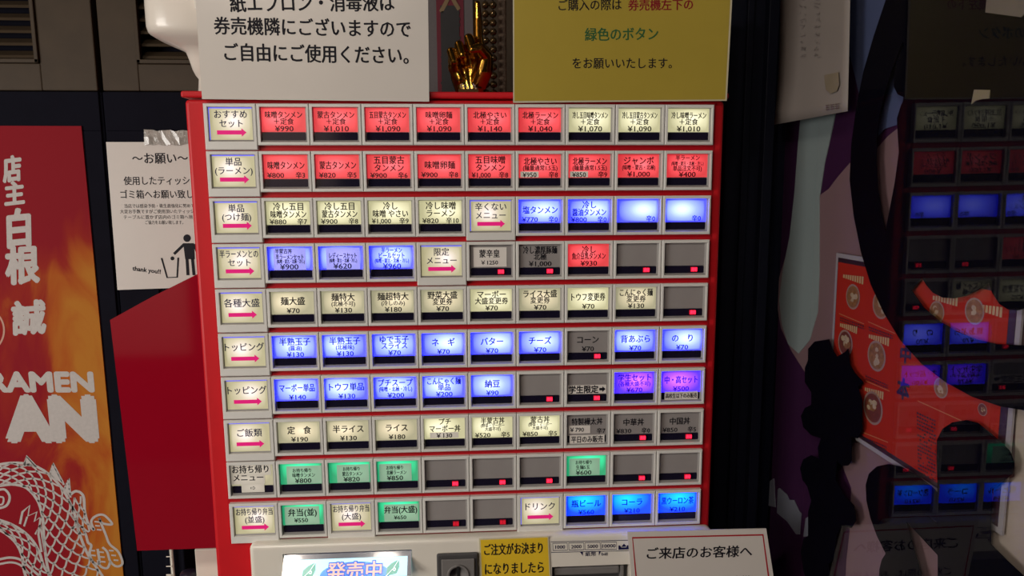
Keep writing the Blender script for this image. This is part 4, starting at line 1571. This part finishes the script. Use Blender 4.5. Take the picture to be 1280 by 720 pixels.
for (x0, y0, x1, y1) in ((1049, 392, 1080, 405), (1085, 402, 1119, 417), (1082, 476, 1112, 489), (1075, 539, 1110, 553), (1147, 501, 1202, 526)):
    (ua, va), (ub, vb) = uvof(x0, y0), uvof(x1, y1)
    pr_.ribbon([GP(ua, va, D3), GP(ub, vb, D3)], .0008, GN, 1)
rnd = random.Random(3)
for (x0, y0, x1, y1, n) in ((1050, 397, 1080, 408, 2), (1086, 409, 1116, 420, 2), (1082, 470, 1110, 482, 2), (1078, 546, 1108, 559, 2)):  # captions too small to read
    for k in range(n):
        (ua, va), (ub, vb) = uvof(x0, y0 + k * 3.2), uvof(x1, y1 + k * 3.2)
        t = 0
        while t < 1:
            w_ = rnd.uniform(.03, .07)
            pr_.ribbon([GP(ua + (ub - ua) * t, va + (vb - va) * t, D3), GP(ua + (ub - ua) * min(1, t + w_), va + (vb - va) * min(1, t + w_), D3)], .0014, GN, 2)
            t += w_ + .03
for k in range(17):
    y0 = 516 + k * 4.6
    (ua, va), (ub, vb) = uvof(1146 + k * .1, y0), uvof(1170, y0 + 11)
    t = 0
    while t < 1:
        w_ = rnd.uniform(.05, .12)
        if rnd.random() < .8:
            pr_.ribbon([GP(ua + (ub - ua) * t, va + (vb - va) * t, D3), GP(ua + (ub - ua) * min(1, t + w_), va + (vb - va) * min(1, t + w_), D3)], .0015, GN, 2)
        t += w_ + .04
pr_.build('price_list_print', [mat('rating_cream', (0.52, 0.34, 0.15), 0.5), mat('rule_orange', (0.50, 0.16, 0.05), 0.5), mat('caption_black', (0.03, 0.008, 0.012), 0.5)], menu)
lt = MB()
for s, x0, y0, x1, y1, h in (('中', 1125, 442, 1139, 444, 22), ('本', 1121, 483, 1137, 489, 26)):
    put_text(lt, s, G(x0, y0, D3), G(x1, y1, D3), GV, h * .00066, .05, jitter=.0005, fit_h=True)
lt.build('brush_lettering', mat('poster_brush_black', (0.02, 0.006, 0.03), 0.5), menu)

# big black film shapes stuck on the glass
D4 = 0.0055
M_FILM = mat('black_window_film', (0.0035, 0.003, 0.006), 0.8, var=0.2, spec=0.0)
film = thing('window_film', 'large black brush shaped film on the window glass', 'window film', tuple(GP(0.2, FLOOR, D4)))
b = MB()
left_arc = [(1112, -40), (1107, 0), (1092, 45), (1079, 90), (1070, 135), (1064, 180), (1062, 225), (1067, 270), (1076, 315), (1088, 355), (1104, 390), (1125, 425), (1152, 455), (1182, 478), (1215, 496), (1250, 508), (1310, 518)]
hole_low = [(1139, 363), (1155, 385), (1175, 402), (1195, 414), (1220, 424), (1245, 430), (1310, 433)]
# part below and left of the poster gap, split along a line so that each piece is simple
low_piece = [(1139, 363)] + hole_low[1:] + [(1310, 518)] + left_arc[::-1][1:9] + [(1070, 290), (1106.5, 290)]
low_piece = [(1106.5, 290), (1139, 363)] + hole_low[1:] + [(1310, 518), (1250, 508), (1215, 496), (1182, 478), (1152, 455), (1125, 425), (1104, 390), (1088, 355), (1076, 315), (1067, 270), (1062, 225)]
sliver_l = [(1128, 52), (1121, 70), (1113, 92), (1105, 118), (1099, 145), (1096, 172), (1095, 200), (1097, 235), (1101, 262), (1106.5, 290)]
left_piece = [(1112, -40), (1107, 0), (1092, 45), (1079, 90), (1070, 135), (1064, 180), (1062, 225)] + sliver_l[::-1] + [(1135, -40)]
gpoly(b, low_piece, D4, 0.0006)
gpoly(b, left_piece, D4, 0.0006)
up_piece = [(1135, -40), (1128, 52), (1130.5, 56), (1122, 75), (1117, 95), (1117, 108), (1122, 118), (1131, 122), (1126, 132), (1121, 148), (1122, 168), (1123.5, 190), (1118, 230), (1106.5, 290), (1139, 363), (1152, 347), (1158, 357), (1166, 366), (1178, 372), (1192, 373), (1207, 370), (1223, 362), (1236, 353), (1240, 366), (1249, 380), (1260, 387), (1272, 388), (1310, 376), (1310, -40)]
gpoly(b, up_piece, D4, 0.0006)
b.build('ring_stroke', M_FILM, film)
b = MB()
gpoly(b, [(1098.5, 740), (1099, 712), (1102, 700), (1107, 692), (1096, 670), (1088, 648), (1083, 626), (1082, 606), (1086, 592), (1096, 583), (1110, 580), (1126, 583), (1146, 594), (1164, 608), (1172, 616), (1172, 655), (1170, 652), (1152, 640), (1133, 652), (1157, 740)], D4, 0.0006)
gpoly(b, [(1172, 616), (1170.5, 575), (1171, 550), (1178, 536), (1190, 528), (1208, 525), (1222, 529), (1236, 540), (1250, 552), (1262, 564), (1267, 578), (1265, 592), (1254, 602), (1240, 612), (1238, 650), (1238, 680), (1262, 704), (1290, 730), (1290, 760), (1172, 760), (1172, 655)], D4, 0.0006)
gpoly(b, [(1133, 652), (1152, 640), (1172, 655), (1172, 694)], D4, 0.0006)
b.build('lower_stroke', M_FILM, film)
# ragged black shape beside the pillar
b = MB()
rag = [(1010, 436), (1018, 427), (1036, 424), (1040, 436), (1046, 446), (1056, 440), (1060, 436), (1062, 456), (1068, 466), (1079, 478), (1072, 484), (1077, 500), (1077, 520), (1078, 536), (1072, 548), (1064, 546), (1064, 575), (1060, 582), (1052, 582), (1046, 576), (1044, 600), (1056, 620), (1067, 632), (1070, 650), (1064, 660), (1052, 657), (1046, 668), (1042, 700), (1035, 705), (1040, 740), (1012, 740), (1004, 712), (1001, 690), (1004, 674), (1010, 670), (1010, 640), (1014, 626), (1009, 608), (1003, 600), (1000, 585), (1004, 574), (1014, 569), (1024, 574), (1022, 560), (1026, 548), (1014, 544), (1004, 534), (1001, 520), (1006, 510), (1014, 506), (1014, 490), (1006, 478), (1006, 460), (1010, 450)]
gpoly(b, rag, 0.0045, 0.0006)
rg = b.build('black_shape', M_FILM, None)
tag(rg, 'ragged black shape on the window beside the menu poster', 'window film')
# pale strip and two scraps of paper
b = MB()
gpoly(b, [(1283, -30), (1236, -30), (1231.5, 15.5), (1276, 21.5), (1290, 10)], 0.0046, 0.0006)
o_ = b.build('paper_slip', mat('scrap_paper', (0.20, 0.165, 0.12), 0.6), None)
tag(o_, 'pale paper slip high on the window near the black film', 'paper')
b = MB()
gpoly(b, [(1217.5, 112), (1237, 112.5), (1236, 123), (1226, 124), (1219, 126), (1214, 130)], 0.0046, 0.0006)
o_ = b.build('paper_slip', mat('scrap_paper_cream', (0.28, 0.23, 0.13), 0.6), None)
tag(o_, 'tiny cream paper scrap in the middle of the black film', 'paper')

# hand written paper hanging on the inside of the glass
hp = thing('paper_notice', 'faded handwritten paper hanging inside the window right of the pillar', 'notice', tuple(G(1015, 155, -0.012)))
nu, nv = 10, 12
b = MB()
vv, ff = [], []
for j in range(nv + 1):
    for i in range(nu + 1):
        s, t = i / nu, j / nv
        x = 976 + (1064 - 976) * s - (8 if True else 0) * t ** 3 * (1 - s) - 5 * t * s * .8
        y = -50 + (156 - (-50)) * t - 17 * s * t ** 2
        back = -0.004 - 0.006 * t * t * (1 - s) - 0.0015 * math.sin(s * 3.1) * t
        vv.append(G(x, y, back))
for j in range(nv):
    for i in range(nu):
        ff.append((j * (nu + 1) + i, j * (nu + 1) + i + 1, (j + 1) * (nu + 1) + i + 1, (j + 1) * (nu + 1) + i))
b.add(vv, ff)
so = b.build('sheet', mat('aged_paper', (0.185, 0.16, 0.145), 0.6, scale=18, var=0.12), hp, smooth=True)
md = so.modifiers.new('t', 'SOLIDIFY')
md.thickness = 0.0005
so['label'] = 'aged curling paper with faint writing showing through'


def sheet_pt(x, y):
    t = (y + 50) / 206
    s = (x - 976) / 88
    return G(x, y, -0.0058 - 0.006 * t * t * (1 - s) - 0.0015 * math.sin(max(0, s) * 3.1) * max(0, t))


b = MB()
rnd = random.Random(11)
for cx_ in (1003, 1021):
    y = -2
    while y < 74:
        for k in range(3):
            a = rnd.uniform(-3.4, 3.4)
            p, q2 = (cx_ + rnd.uniform(-4, 4), y + rnd.uniform(-3, 3)), (cx_ + rnd.uniform(-4, 4), y + rnd.uniform(-3, 3))
            b.ribbon([sheet_pt(*p), sheet_pt(*q2)], .0006, GN)
        y += 9
b.build('faint_writing', mat('faint_ink', (0.13, 0.11, 0.105), 0.6), hp)
b = MB()
b.poly([sheet_pt(x, y) for x, y in ((1030, 94), (1048, 90), (1049, 106), (1046, 114), (1038, 117), (1032, 112))])
b.build('stain', mat('tan_stain', (0.155, 0.125, 0.085), 0.6, var=.2), hp)
b = MB()
for k in range(3):
    for j in range(3):
        x, y = 1032 + k * 6, 132 + j * 2.6 - k * .8
        b.ribbon([sheet_pt(x, y), sheet_pt(x + 4.6, y - .6)], .0007, GN)
    b.ribbon([sheet_pt(1033 + k * 6, 131 - k * .8), sheet_pt(1034 + k * 6, 138.5 - k * .8)], .0007, GN)
b.build('stamp_mark', mat('stamp_ink', (0.075, 0.045, 0.045), 0.6), hp)
